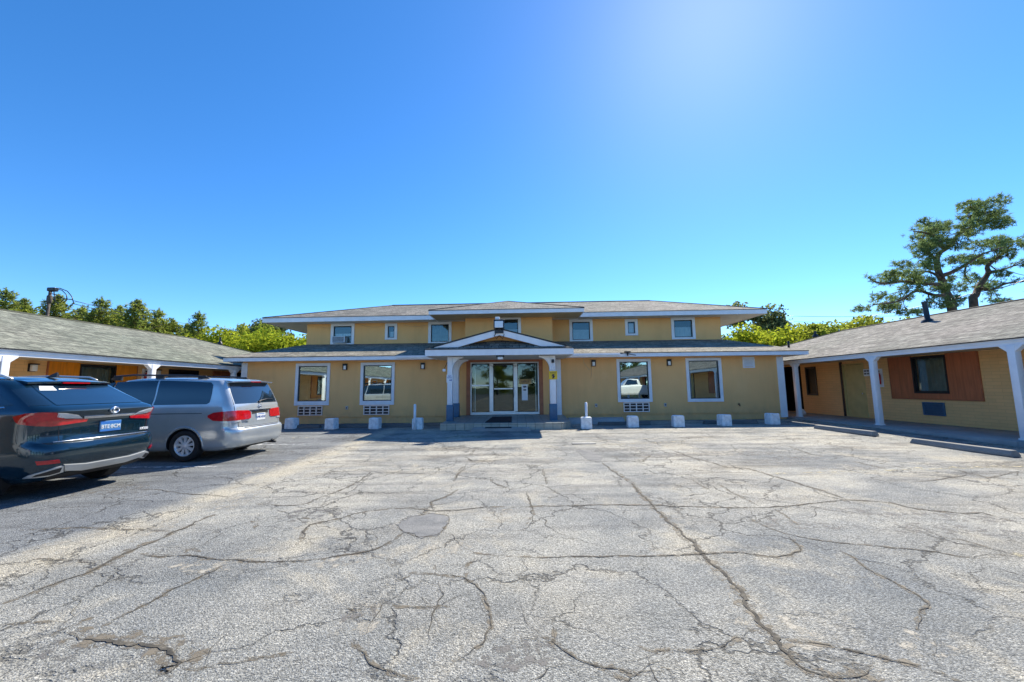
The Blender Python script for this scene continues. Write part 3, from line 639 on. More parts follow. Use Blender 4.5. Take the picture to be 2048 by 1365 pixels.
# lower skirt roof
E0, E1, EY = -12.08, 11.83, 16.3
mb = MB(); zt, zu = 2.855, 3.803
UX0, UX1, UY, UB = -10.75, 10.39, 20.23, 27.49
roof_face(mb, [(E0, EY, zt), (E1, EY, zt), (UX1+.02, UY+.05, zu), (UX0-.02, UY+.05, zu)], 0)
roof_face(mb, [(E1, EY, zt), (E1, 28.2, zt), (UX1+.02, UB, zu), (UX1+.02, UY+.05, zu)], 0)
roof_face(mb, [(E0, 28.2, zt), (E0, EY, zt), (UX0-.02, UY+.05, zu), (UX0-.02, UB, zu)], 0)
roof_face(mb, [(E1, 28.2, zt), (E0, 28.2, zt), (UX0-.02, UB, zu), (UX1+.02, UB, zu)], 0)
mb.build('lower_roof', 'shingles_tan', house, recalc=False)
def eave_ring(x0, x1, y0, y1, zb, zt, name, soff, th=.03, inner=1.3, sm='soffit_white', fix=None):
    mb = MB()
    mb.box(x0, x1, y0, y0+th, zb, zt-.03); mb.box(x0, x1, y1-th, y1, zb, zt-.03); mb.box(x0, x0+th, y0+th, y1-th, zb, zt-.03); mb.box(x1-th, x1, y0+th, y1-th, zb, zt-.03)
    e = .02
    mb.box(x0-e, x1+e, y0-e, y0+.06, zt-.028, zt-.003, 1); mb.box(x0-e, x0+.06, y0+.06, y1, zt-.028, zt-.003, 1); mb.box(x1-.06, x1+e, y0+.06, y1, zt-.028, zt-.003, 1)
    f = mb.build('fascia', ['white_trim', 'black_metal'], house, fix=fix)
    mb = MB(); mb.box(x0+th, x1-th, y0+th, y1-th, zb+.03, zb+.045); mb.build('soffit', sm, house, fix=fix)
    return f
eave_ring(E0, E1, EY, 28.2, 2.685, 2.86, 'lower', None)
for x0, x1 in ((-4.9, -3.2), (2.05, 4.2)):                                     # gutter lengths beside the porch
    mb = MB(); pr = [(-.0, .0), (-.10, .0), (-.115, .09), (-.1, .095), (-.085, .015), (0, .015)]
    mb.prism([(EY-.002+p[0], 2.74+p[1]) for p in pr], x0, x1, axis='x'); mb.build('gutter', 'white_trim', house)

# upper storey
Pu = lambda a, z, d: (a, UY+d, z); BY = 18.98; Pb = lambda a, z, d: (a, BY+d, z)
UPW = [(-9.51, -8.3, 3.782, 4.902), (-6.72, -6.1, 4.021, 4.861), (-4.5, -3.31, 3.761, 4.902), (2.71, 3.89, 3.741, 4.902), (5.54, 6.18, 4.021, 4.861), (7.88, 9.08, 3.782, 4.902)]
mb = MB()
hl = [(a+.05, b-.05, c+.05, d-.05) for a, b, c, d in UPW]
WT = 4.975; B0, B1 = -2.45, 1.73
wall_quads(mb, UX0, B0, 3.3, WT, hl[:3], Pu, 0, .2); wall_quads(mb, B1, UX1, 3.3, WT, hl[3:], Pu, 0, .2)
wall_quads(mb, B0, B1, 3.1, WT, [(-0.93, 0.18, 3.834, 4.84)], Pb, 0, .2)
for x in (B0, B1): mb.face([(x, BY, 3.1), (x, UY, 3.1), (x, UY, WT), (x, BY, WT)])
for x in (UX0, UX1): mb.face([(x, UY, 3.3), (x, UB, 3.3), (x, UB, WT), (x, UY, WT)])
mb.face([(UX0, UB, 3.3), (UX1, UB, 3.3), (UX1, UB, WT), (UX0, UB, WT)])
mb.build('upper_wall', 'stucco_upper', house, recalc=False, fix=tilt)
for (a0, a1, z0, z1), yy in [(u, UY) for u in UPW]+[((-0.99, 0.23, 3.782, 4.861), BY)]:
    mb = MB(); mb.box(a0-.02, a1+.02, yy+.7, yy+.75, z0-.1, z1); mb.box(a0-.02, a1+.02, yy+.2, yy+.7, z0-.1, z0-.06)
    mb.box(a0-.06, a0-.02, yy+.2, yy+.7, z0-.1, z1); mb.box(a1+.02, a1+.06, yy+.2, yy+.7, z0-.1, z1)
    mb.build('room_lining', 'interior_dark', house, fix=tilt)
cu = [('curtain', 'curtain_white', 0, 1, .38, .58), ('curtain', 'curtain_white', .2, .9, 0, .55), ('curtain', 'curtain_grey', 0, 1, 0, .98), ('blind', 'curtain_white', 0, 1, 0, .62), ('blind', 'blind_white', 0, 1, 0, 1), ('curtain', 'curtain_white', 0, 1, 0, .62)]
for w_, c_, r_ in zip(UPW, cu, (4.218, None, None, None, None, None)): window(house, Pu, *w_, .14, 'upper_glass', .1, True, 'white_trim', c_, r_, tilt, .04)
window(house, Pb, -0.99, 0.23, 3.782, 4.882, .14, 'upper_glass', .1, True, 'white_trim', ('blind', 'curtain_white', 0, 1, 0, .5), None, tilt, .04)
mb = MB(); mb.box(-9.31, -8.67, UY-.28, UY+.05, 3.89, 4.20, 0); mb.box(-9.28, -8.73, UY-.285, UY-.27, 3.92, 4.17, 1)         # window air conditioner
for k in range(7): z = 3.93+k*.033; mb.box(-9.26, -8.75, UY-.295, UY-.283, z, z+.012, 0)
mb.build('window_air_conditioner', ['galvanised', 'black_metal'], house, fix=tilt)
mb = MB(); zt2 = 5.097; U0, U1, V0, V1 = -12.5, 12.2, 19.3, 28.84; RZ = 6.562; RY = 23.86; RX0, RX1 = -7.52, 8.09
roof_face(mb, [(U0, V0, zt2), (U1, V0, zt2), (RX1, RY, RZ), (RX0, RY, RZ)]); roof_face(mb, [(U1, V1, zt2), (U0, V1, zt2), (RX0, RY, RZ), (RX1, RY, RZ)])
roof_face(mb, [(U0, V1, zt2), (U0, V0, zt2), (RX0, RY, RZ)]); roof_face(mb, [(U1, V0, zt2), (U1, V1, zt2), (RX1, RY, RZ)])
b0, b1, bv, zb3 = -3.92, 3.04, 17.63, 4.996; pk = (-0.44, 21.11, 6.095); bk_ = (-0.44, 23.86, 6.189)
roof_face(mb, [(b0, bv, zb3), (b1, bv, zb3), pk]); roof_face(mb, [(b1, bv, zb3), (b1, 21.8, zb3+.03), bk_, pk]); roof_face(mb, [(b0, 21.8, zb3+.03), (b0, bv, zb3), pk, bk_])
mb.build('upper_roof', 'shingles', house, recalc=False, fix=tilt)
mb = MB()
mb.tube([(RX0, RY, RZ), (RX1, RY, RZ)], .05, 6, 0); mb.tube([(U0, V0, zt2), (RX0, RY, RZ)], .035, 6); mb.tube([(U1, V0, zt2), (RX1, RY, RZ)], .035, 6)
mb.tube([(b0, bv, zb3), pk], .03, 6); mb.tube([(b1, bv, zb3), pk], .03, 6); mb.build('ridge_cap', 'shingles', house, fix=tilt)
eave_ring(U0, U1, V0, V1, 4.863, 5.102, 'upper', None, fix=tilt)
zf = 4.799; mb = MB(); mb.box(b0, b1, bv, bv+.03, zf, zb3-.028); mb.box(b0, b0+.03, bv+.03, V0+.3, zf, zb3-.028); mb.box(b1-.03, b1, bv+.03, V0+.3, zf, zb3-.028)
mb.box(b0-.02, b1+.02, bv-.02, bv+.06, zb3-.026, zb3, 1); mb.build('fascia', ['white_trim', 'black_metal'], house, fix=tilt)
mb = MB(); mb.box(b0+.03, b1-.03, bv+.03, V0-.002, zf+.025, zf+.04); mb.build('soffit', 'soffit_tan', house, fix=tilt)
for a, b in ((-10.1, -9.3), (-7.9, -6.6), (-5.8, -4.4)):                          # slack cable under the upper soffit
    mb = MB(); mb.tube([(a+(b-a)*k/8, UY-.03, 4.778-.10*math.sin(math.pi*k/8)) for k in range(9)], .008, 5)
    mb.build('slack_cable', 'soffit_tan', house, fix=tilt)
mb = MB(); mb.tube([(2.75, EY+.1, 2.7), (2.83, 16.9, 2.5), (3.05, 16.95, 2.2), (3.12, 16.97, 2.25)], .008, 5); mb.tube([(3.05, EY+.3, 2.7), (3.13, 16.95, 2.45), (3.16, 16.97, 2.05), (3.11, 16.97, 1.85)], .007, 5)
mb.build('loose_cable', 'soffit_tan', house)
mb = MB(); mb.box(4.38, 4.62, EY-.12, EY-.01, 2.86, 2.9); mb.tube([(4.5, EY-.05, 2.88), (4.5, EY-.08, 2.72)], .03, 8); mb.tube([(4.15, EY-.02, 2.80), (4.4, EY-.06, 2.84), (4.6, EY-.06, 2.78), (4.85, EY-.02, 2.74)], .012, 6)
mb.build('cable_clamp', 'black_metal', house)
def wall_lamp(x, z, label):
    r = thing('wall_lamp', (x, FY, z), label, 'wall lamp', 'wall lamps along the house front')
    mb = MB(); mb.box(x-.085, x+.085, FY-.11, FY, z+.1, z+.13); mb.box(x-.085, x-.07, FY-.1, FY-.0, z-.12, z+.1); mb.box(x+.07, x+.085, FY-.1, FY, z-.12, z+.1); mb.box(x-.07, x+.07, FY-.02, FY, z-.12, z+.1); mb.box(x-.085, x+.085, FY-.1, FY, z-.14, z-.12)
    mb.build('housing', 'black_metal', r); mb = MB(); mb.bbox(x-.055, x+.055, FY-.095, FY-.025, z-.115, z+.05, .015); mb.build('lamp_shade', 'lamp_glass', r)
wall_lamp(-7.31, 2.45, 'black box wall lamp between the two left ground floor windows of the house')
wall_lamp(-3.99, 2.45, 'black box wall lamp between the porch and the nearest window on its left')
wall_lamp(3.25, 2.48, 'black box wall lamp just right of the porch beside the hanging cables')
wall_lamp(6.43, 2.47, 'black box wall lamp between the two right ground floor windows of the house')

# ------------------------------------------------------------------ entrance porch
PY = 14.2
porch = thing('entrance_porch', (-.6, PY, 0), 'white gabled entrance porch with blue based posts over the glass doors', 'porch')
XA, XB = -3.27, 2.03; xm = -.61; PZ = 3.62
mb = MB(); mb.box(XA, XB, PY, PY+.04, 2.645, 2.86); mb.box(XA, XA+.04, PY+.04, EY-.03, 2.645, 2.86); mb.box(XB-.04, XB, PY+.04, EY-.03, 2.645, 2.86)
mb.box(XA-.02, XB+.02, PY-.02, PY+.03, 2.862, 2.89, 1); mb.box(XA-.02, XA+.03, PY+.03, EY, 2.862, 2.89, 1); mb.box(XB-.03, XB+.02, PY+.03, EY, 2.862, 2.89, 1); mb.build('fascia', ['white_trim', 'black_metal'], porch)
mb = MB(); mb.box(XA+.04, XB-.04, PY+.04, FY-.05, 2.67, 2.69); mb.build('soffit', 'soffit_white', porch)
GY = 14.85
mb = MB()                                                                          # pent slope below the gable, then the main gable slopes
roof_face(mb, [(XA, PY, 2.893), (XB, PY, 2.893), (xm, GY+.02, 3.26)]);
slope = (PZ-2.90)/(xm-XA); yb = 18.9
for sx in (-1, 1):
    xe = XA if sx < 0 else XB
    for dz, mi in ((0, 0), (-.05, 0)):
        q = [(xe, GY-.5, 2.90+dz), (xe, EY+.5, 2.90+dz), (xm, yb, PZ+dz), (xm, GY-.5, PZ+dz)]
        if sx > 0: q = [q[1], q[0], q[3], q[2]]
        roof_face(mb, q)
mb.build('gable_roof', 'shingles', porch, recalc=False)
mb = MB(); mb.prism([(XA+.4, 2.9), (XB-.4, 2.9), (xm, PZ-.06)], GY, GY+.05); mb.build('gable_wall', 'stucco_upper', porch)
for sx in (-1, 1):
    xe = XA+.28 if sx < 0 else XB-.28
    mb = MB(); z0_ = 2.905+.02
    mb.prism([(xe, z0_+.03), (xe-.75*sx, z0_), (xm, PZ-.245), (xm, PZ-.03)], GY-.53, GY-.49); mb.build('rake_board', 'white_trim', porch)
    mb = MB(); mb.prism([(xe, z0_+.045), (xm, PZ-.015), (xm, PZ+.02), (xe-.05*(-sx), z0_+.07)], GY-.56, GY-.44); mb.build('drip_edge', 'black_metal', porch)
def post(x0, x1, y0, y1, zb, blue, br):
    mb = MB(); zz = .89 if blue else zb; mb.bbox(x0, x1, y0, y1, zz, 2.645, .012)
    if br:                                                                       # curved knee brackets
        for sx in br:
            xs = x1 if sx > 0 else x0
            pr = [(xs-sx*.02, 2.64)]+[(xs-sx*.02, 2.15)]+[(xs+sx*.38*(1-math.cos(math.pi/2*k/8)), 2.15+.44*math.sin(math.pi/2*k/8)) for k in range(9)]+[(xs+sx*.38, 2.64)]
            mb.prism(pr, y0+.03, y1-.03)
    p = mb.build('post', 'white_trim', porch, autosm=30); LOC[p.name] = LOC[porch.name]
    if blue: mb = MB(); mb.bbox(x0-.025, x1+.025, y0-.025, y1+.025, zb, .888, .01); mb.build('post_base', 'blue_paint', p, autosm=30)
post(-2.55, -2.36, 14.68, 14.87, .30, True, (1,)); post(1.2, 1.42, 14.66, 14.88, .30, True, (-1,))
post(-2.58, -2.36, 16.2, 16.42, .345, True, (1,)); post(1.64, 1.84, 16.75, 16.95, .3, False, None)
mb = MB()                                                                          # raised tiled landing with a sloping right end
zf0, zf1 = .295, .355; yf = 13.8
plan = [(-2.63, yf), (1.55, yf), (1.85, yf+.45), (1.9, FY-.04), (-2.63, FY-.04)]
zz_ = lambda y: zf0+(zf1-zf0)*(y-yf)/(FY-yf)
mb.face([(x, y, zz_(y)) for x, y in plan], 0, [(x, y) for x, y in plan])
for (xa, ya), (xb, yb_) in zip(plan, plan[1:]+plan[:1]):
    L = math.hypot(xb-xa, yb_-ya); mb.face([(xa, ya, 0), (xb, yb_, 0), (xb, yb_, zz_(yb_)), (xa, ya, zz_(ya))], 1, [(xa, -.3), (xa+L, -.3), (xa+L, .05), (xa, .05)])
mb.build('landing', ['floor_tile', 'riser_tile'], porch, recalc=False)
mb = MB(); mb.prism([(-1.62, 0), (.46, 0), (.40, .16), (-1.5, .165)], 13.42, 13.795); mb.build('step', 'concrete', porch)
mb = MB(); mb.box(-.73, -.45, 14.3, 14.62, 2.6, 2.668, 1); mb.bbox(-.69, -.49, 14.34, 14.58, 2.50, 2.6, .03); mb.build('porch_lamp', ['lamp_glass', 'black_metal'], porch, autosm=40)
one('door_mat', (lambda b: (b.prism([(-1.12, 14.0), (-.2, 14.0), (-.22, 16.1), (-.98, 16.1)], .0, .012, axis='z'), setattr(b, 'v', [(p[0], p[1], zz_(p[1])+.004+p[2]) for p in b.v]), b)[-1])(MB()), 'mat_black', (-.65, 15, .31), 'large black rubber mat lying on the porch landing before the glass door', 'door mat')
mb = MB(); mb.box(-1.08, -.2, 13.44, 13.74, .166, .178); one('step_mat', mb, 'mat_black', (-.65, 13.6, .165), 'narrow black mat on the low step below the porch landing', 'door mat')
# floodlight on the gable peak
fl = thing('floodlight', (-.64, 14.25, 3.45), 'twin black floodlight with square white lens on the porch gable peak', 'floodlight')
def tilted_box(mb, c, sx, sy, sz, ax, m=0):
    bm = bmesh.new(); bmesh.ops.create_cube(bm, size=1); R = Matrix.Rotation(rad(ax), 3, 'X')
    for v in bm.verts: v.co = Vector(c)+R @ Vector((v.co.x*sx, v.co.y*sy, v.co.z*sz))
    bmesh.ops.bevel(bm, geom=list(bm.edges), offset=.012, segments=1, affect='EDGES'); bm.verts.index_update()
    mb.add([v.co[:] for v in bm.verts], [[v.index for v in f.verts] for f in bm.faces], m); bm.free()
mb = MB(); tilted_box(mb, (-.62, 14.2, 3.76), .38, .12, .33, -12); mb.tube([(-.62, 14.3, 3.45), (-.62, 14.22, 3.62)], .03, 8); mb.box(-.78, -.46, 14.24, 14.34, 3.44, 3.56); mb.build('housing', 'black_metal', fl, autosm=30)
mb = MB(); tilted_box(mb, (-.62, 14.135, 3.745), .3, .02, .25, -12); mb.build('lens', 'lamp_glass', fl, autosm=30)
mb = MB(); mb.bbox(-.76, -.6, 14.3, 14.42, 3.9, 4.05, .02); mb.tube([(-.66, 14.36, 3.6), (-.66, 14.36, 3.92)], .02, 8); mb.build('sensor', 'white_trim', fl, autosm=30)
mb = MB(); mb.tube([(-.7, 14.3, 3.5), (-.8, 14.3, 3.35), (-.72, 14.3, 3.25), (-.62, 14.3, 3.36), (-.5, 14.3, 3.24), (-.44, 14.3, 3.4)], .014, 6); mb.build('cable', 'black_metal', fl)
# signs on the posts and paper on the glass
s1 = thing('white_post_sign', (-2.455, 14.66, 1.85), 'small white notice fixed to the left porch post', 'sign')
mb = MB(); mb.box(-2.57, -2.34, 14.645, 14.66, 1.70, 1.99); mb.build('board', 'white_sign', s1)
for k, (t, z, s_) in enumerate((('NO', 1.93, .07), ('PARKING', 1.87, .045))): text_mesh('lettering', t, s_, 'print_blue', s1, (-2.455, 14.642, z), (1, 0, 0), (0, 0, 1))
mb = MB(); mb.prism([(-2.47, 1.80), (-2.40, 1.80), (-2.40, 1.83), (-2.37, 1.785), (-2.40, 1.74), (-2.40, 1.77), (-2.47, 1.77)], 14.64, 14.643); mb.build('arrow', 'print_blue', s1)
s2 = thing('yellow_post_sign', (1.31, 14.62, 1.9), 'yellow warning sign with black marks on the right porch post', 'sign')
mb = MB(); mb.box(1.17, 1.47, 14.615, 14.63, 1.77, 2.07); mb.build('board', 'yellow_sign', s2)
text_mesh('lettering', 'NOTICE', .06, 'print_dark', s2, (1.32, 14.612, 2.01), (1, 0, 0), (0, 0, 1))
mb = MB(); mb.prism([(1.27, 1.80), (1.33, 1.80), (1.40, 1.90), (1.345, 1.9), (1.37, 1.96), (1.30, 1.96), (1.26, 1.88), (1.31, 1.88)], 14.61, 14.613); mb.build('symbol', 'print_dark', s2)
mb = MB(); mb.bbox(1.27, 1.37, 14.55, 14.66, 2.37, 2.5, .015, 1); mb.tube([(1.33, 14.6, 2.37), (1.345, 14.6, 2.25), (1.30, 14.6, 2.15), (1.33, 14.6, 2.08)], .008, 6, 0)
mb.tube([(1.33+.05*math.cos(a), 14.6, 2.17+.06*math.sin(a)) for a in [k*.55 for k in range(12)]], .014, 6, 0)
one('hanging_hook', mb, ['white_trim', 'black_metal'], (1.32, 14.6, 2.1), 'white looped hook on a black bracket above the yellow sign', 'hook')
mb = MB(); mb.bbox(-2.72, -2.6, 14.6, 14.7, 2.1, 2.2, .03, 0); mb.tube([(-2.56, 14.72, 2.45), (-2.62, 14.7, 2.3), (-2.66, 14.66, 2.2)], .01, 6, 1)
one('security_camera', mb, ['white_trim', 'black_metal'], (-2.65, 14.65, 2.1), 'small white security camera hanging beside the left porch post', 'camera', autosm=40)
mb = MB(); mb.box(.20, .45, FY+.045, FY+.055, .95, 1.62)
pn = one('paper_notice', mb, 'white_sign', (.33, FY+.05, .95), 'tall white paper notice taped inside the right glass panel of the entrance', 'notice')
pn_root = pn; LOC[pn.name] = (.33, FY+.05, .95)
mb = MB(); mb.prism([(.26, 1.48), (.3, 1.5), (.33, 1.46), (.36, 1.5), (.40, 1.48), (.40, 1.55), (.26, 1.55)], FY+.04, FY+.044); mb.prism([(.27, 1.36), (.39, 1.36), (.39, 1.41), (.27, 1.41)], FY+.04, FY+.044); mb.build('print', 'print_dark', pn)
mb = MB(); mb.box(.10, .60, FY+.03, FY+.045, 1.63, 1.84); ow = one('office_sign', mb, 'wood_sign', (.35, FY+.04, 1.63), 'brown wooden sign board hung on the entrance glass above the paper notice', 'sign')
LOC[ow.name] = (.35, FY+.04, 1.63); text_mesh('lettering', 'OFFICE', .10, 'print_dark', ow, (.35, FY+.027, 1.735), (1, 0, 0), (0, 0, 1))
rg = random.Random(5); mb = MB()
pts = [(-1.88+2.75*k/60, FY+.0-.02, 2.44+.05*math.sin(k*.9)-.05*math.sin(math.pi*((k*.05) % 1))) for k in range(61)]
mb.tube(pts, .007, 5)
for p in pts[::2]:
    for _ in range(2): q = Vector(p)+Vector((rg.uniform(-.05, .05), -.01, rg.uniform(-.09, .03))); d = Vector((rg.uniform(-.05, .05), 0, rg.uniform(-.05, .05))); mb.face([q-d, q+Vector((.012, .004, .0)), q+d, q-Vector((.012, .004, 0))], 0)
one('garland', mb, 'print_dark', (-.5, FY, 2.4), 'thin dark garland strung across the top of the entrance glass', 'garland')

# ------------------------------------------------------------------ things along the house front
BG = 'white concrete blocks in front of the house'
B = [(-9.37, 16.56), (-7.53, 16.18), (-5.77, 16.2), (-3.94, 15.83), (2.63, 15.37), (4.5, 15.73), (6.27, 15.74), (8.17, 15.94), (10.29, 16.32)]
BL = ['white concrete block nearest the van below the leftmost house window', 'white concrete block just right of the leftmost air conditioner', 'white concrete block below the left air conditioner nearest the porch', 'white concrete block with the left white pipe post standing before it',
      'white concrete block with the right white pipe post standing before it', 'white concrete block below the air conditioner right of the porch', 'white concrete block below the gap between the two right windows', 'white concrete block right of the rightmost house window', 'white concrete block at the right corner of the house by the white trim']
rb = random.Random(4)
for (x, y), lb in zip(B, BL):
    x *= .894; y *= .894; z = zg(y); bm = bmesh.new(); bmesh.ops.create_cube(bm, size=1)
    for v in bm.verts: tp = .94 if v.co.z > 0 else 1; v.co = Vector((v.co.x*.37*tp, v.co.y*.36*tp, (v.co.z+.5)*.40))
    bmesh.ops.bevel(bm, geom=list(bm.edges), offset=.022, segments=2, affect='EDGES'); bmesh.ops.subdivide_edges(bm, edges=list(bm.edges), cuts=2, use_grid_fill=True)
    off = rb.uniform(0, 50)
    for v in bm.verts: v.co += Vector((1, 1, 1))*.012*mnoise.noise(v.co*6+Vector((off, 0, 0)))
    me = bpy.data.meshes.new('concrete_block'); bm.to_mesh(me); bm.free(); me.materials.append(MATS['block_white'])
    for p in me.polygons: p.use_smooth = True
    me.set_sharp_from_angle(angle=rad(40))
    o = bpy.data.objects.new('concrete_block', me); COL.objects.link(o); o.location = (x, y+.2, z-.01); o.rotation_euler = (0, 0, rad(rb.uniform(-9, 9))); tag(o, lb, 'concrete block', BG)
for px, lb in ((830, 'slim white pipe post left of the porch against a concrete block'), (1172, 'slim white pipe post right of the porch against a concrete block')):
    p = at(px, 810, 14.1); mb = MB(); x = p.x; mb.tube([(x, 14.1, .03), (x, 14.1, .93)], .045, 12); mb.lathe([(.045, 0), (.03, .025), (0, .03)], (x, 14.1, .93), 'z', 12)
    one('pipe_post', mb, 'white_trim', (x, 14.1, .03), lb, 'post', 'pipe posts beside the porch')
def wheel_stop(c, ang, L, mat, label, group, h=.13, w=.2):
    n = 1; bm = bmesh.new(); s = [(-w/2, 0), (w/2, 0), (w/2, h*.35), (w*.32, h), (-w*.32, h), (-w/2, h*.35)]
    mb = MB(); mb.prism([(a, b) for a, b in s], -L/2, L/2, axis='x')
    mb.v = [(p[0]*(1-.03*(p[2] > h*.5)), p[1], p[2]) for p in mb.v]
    o = mb.build('wheel_stop', mat, None); 
    bv = o.modifiers.new('bevel', 'BEVEL'); bv.width = .014; bv.segments = 2
    o.location = c; o.rotation_euler = (0, 0, rad(ang)); tag(o, label, 'wheel stop', group)
WG = 'concrete wheel stops of the parking bays'
wheel_stop((9.78, 12.35, .048), -84, 1.95, 'stop_pale', 'grey concrete wheel stop by the right walkway, nearer the house', WG)
wheel_stop((9.86, 9.27, .004), -87, 1.98, 'stop_pale', 'long pale wheel stop by the right walkway, nearest the viewer', WG)
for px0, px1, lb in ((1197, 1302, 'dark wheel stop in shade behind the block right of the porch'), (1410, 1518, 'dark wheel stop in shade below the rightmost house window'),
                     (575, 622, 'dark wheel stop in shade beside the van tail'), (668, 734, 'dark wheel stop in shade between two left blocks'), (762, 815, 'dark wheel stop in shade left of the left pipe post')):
    a, b = at(px0, 850, 15.0), at(px1, 850, 15.0); wheel_stop(((a.x+b.x)/2, 15.1, .06), 0, max(1.5, b.x-a.x), 'stop_shaded', lb, WG)
for x0, x1, lb in ((1.98, 2.5, 'short rounded concrete kerb between the porch landing and the right pipe post'), (2.85, 4.1, 'low rounded concrete hump against the house wall right of the porch')):
    mb = MB(); n = 10; pr = [(15.9+.35*math.cos(math.pi*k/n), .05+.25*math.sin(math.pi*k/n)) for k in range(n+1)]
    mb.prism(pr, x0, x1, axis='x'); one('concrete_kerb', mb, 'concrete', ((x0+x1)/2, 15.9, .05), lb, 'kerb', autosm=30)

# ------------------------------------------------------------------ the two wings
def wing(sx, label, brickmat, panelmat, roofmat):
    W = thing('motel_wing', (sx*14, 0, 0), label, 'building')
    P = lambda a, z, d: (sx*(14+d), a, z)
    Y0, Y1 = -24, 25.2
    if sx > 0:
        panels = [(12.3-7.7*k, 15.2-7.7*k) for k in range(5)]; wins = [(13.2-7.7*k, 14.34-7.7*k, 1.13, 2.40) for k in range(5)]
        doors = [(16.37-7.7*k, 17.40-7.7*k) for k in range(5)]; dark = [(18.93, 19.62, .96, 2.3)]; gap = [(19.95, 22.0, .12, 2.4)]
    else:
        panels = [(11.78-7.7*k, 14.57-7.7*k) for k in range(5)]; wins = [(12.64-7.7*k, 13.8-7.7*k, 1.13, 2.40) for k in range(5)]
        doors = [(9.5-7.7*k, 10.5-7.7*k) for k in range(5)]; dark = [(15.95, 17.45, 1.1, 2.38)]; gap = [(19.9, 21.5, .12, 2.4)]
    acs = [((a+b)/2-.35, (a+b)/2+.35, .40, .84) for a, b, _, _ in wins]
    mb = MB(); wall_quads(mb, Y0, Y1, .0, 2.5, [(a+.04, b-.04, c+.04, d-.04) for a, b, c, d in wins+dark]+[(a, b, .12, 2.3) for a, b in doors]+gap+[(a+.02, b-.02, c+.02, d-.02) for a, b, c, d in acs], P, 0, .16)
    q = lambda x, y, z: (sx*x, y, z)
    mb.face([q(14, Y1, 0), q(20.8, Y1, 0), q(20.8, Y1, 2.5), q(14, Y1, 2.5)], 0, [(0, 0), (6.8, 0), (6.8, 2.5), (0, 2.5)])
    mb.face([q(14, Y0, 0), q(20.8, Y0, 0), q(20.8, Y0, 2.5), q(14, Y0, 2.5)], 0, [(0, 0), (6.8, 0), (6.8, 2.5), (0, 2.5)])
    mb.face([q(20.8, Y0, 0), q(20.8, Y1, 0), q(20.8, Y1, 2.5), q(20.8, Y0, 2.5)], 0, [(0, 0), (50, 0), (50, 2.5), (0, 2.5)])
    mb.build('wall', brickmat, W, recalc=False)
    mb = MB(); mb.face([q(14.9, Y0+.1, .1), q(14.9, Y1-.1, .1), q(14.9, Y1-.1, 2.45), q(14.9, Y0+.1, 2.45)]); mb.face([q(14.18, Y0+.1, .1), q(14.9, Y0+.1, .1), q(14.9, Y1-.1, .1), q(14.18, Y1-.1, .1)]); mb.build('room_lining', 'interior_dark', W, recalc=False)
    # roof: two long slopes, hipped at the far end
    ex, rx, ox = 11.9, 17.4, 22.9; ze, zr = 2.54, 4.29; ya, yb = -24.6, 26.9; yr = 21.4
    mb = MB()
    def rf(pts): 
        if sx < 0: pts = [pts[1], pts[0], *reversed(pts[2:])]
        roof_face(mb, [q(*p) for p in pts])
    rf([(ex, yb, ze), (ex, ya, ze), (rx, ya, zr), (rx, yr, zr)]); rf([(ox, ya, ze), (ox, yb, ze), (rx, yr, zr), (rx, ya, zr)]); rf([(ox, yb, ze), (ex, yb, ze), (rx, yr, zr)])
    mb.face([q(ex, ya, ze), q(ox, ya, ze), q(rx, ya, zr)], 0, [(0, 0), (11, 0), (5.5, 1.7)])
    r = mb.build('roof', roofmat, W, recalc=False); LOC[r.name] = LOC[W.name]
    mb = MB(); mb.tube([q(rx, ya, zr), q(rx, yr, zr)], .045, 6, 0); mb.tube([q(rx, yr, zr), q(ex, yb, ze)], .035, 6, 0); mb.build('ridge_cap', roofmat, r)
    mb = MB()
    def bx(x0, x1, y0, y1, z0, z1, m=0): mb.box(sx*x0, sx*x1, y0, y1, z0, z1, m)
    bx(11.93, 11.955, ya, 26.85, 2.455, 2.52); bx(11.955, 12.06, ya, 26.85, 2.37, 2.515); bx(11.885, 11.95, ya, 26.9, 2.522, 2.545, 1); bx(12.06, ox, 26.8, 26.85, 2.37, 2.515)
    mb.build('fascia', ['white_trim', 'black_metal'], W)
    mb = MB(); bx(12.065, 14.0, ya+.1, 26.7, 2.44, 2.455); mb.build('soffit', 'soffit_tan', W)
    mb = MB(); bx(14.005, 22.8, ya+.1, 26.7, 2.505, 2.52); mb.build('soffit', 'soffit_white', W)
    cols = [17.42, 13.62, 9.77, 5.92, 2.07, -1.78, -5.63, -9.5, -13.3, -17.2] if sx > 0 else [20.7, 16.85, 13.03, 9.19, 5.34, 1.5, -2.35, -6.2, -10.0, -13.9, -17.7]
    first = None
    for y in cols:
        if first is None:
            mb = MB(); x = sx*12.0; mb.bbox(x-.08, x+.08, y-.08, y+.08, .12, 2.37, .012)
            mb.prism([(y-.24, 2.37), (y-.22, 2.34), (y-.081, 2.22), (y-.081, 2.37)], x-.07, x+.07, axis='x'); mb.prism([(y+.24, 2.37), (y+.22, 2.34), (y+.081, 2.22), (y+.081, 2.37)], x-.07, x+.07, axis='x')
            mb.box(x-.095, x+.095, y-.095, y+.095, .121, .16)
            first = mb.build('column', 'white_trim', W, autosm=30); fy = y
        else:
            c = first.copy(); COL.objects.link(c); c.parent = W; c.location = (0, y-fy, 0)
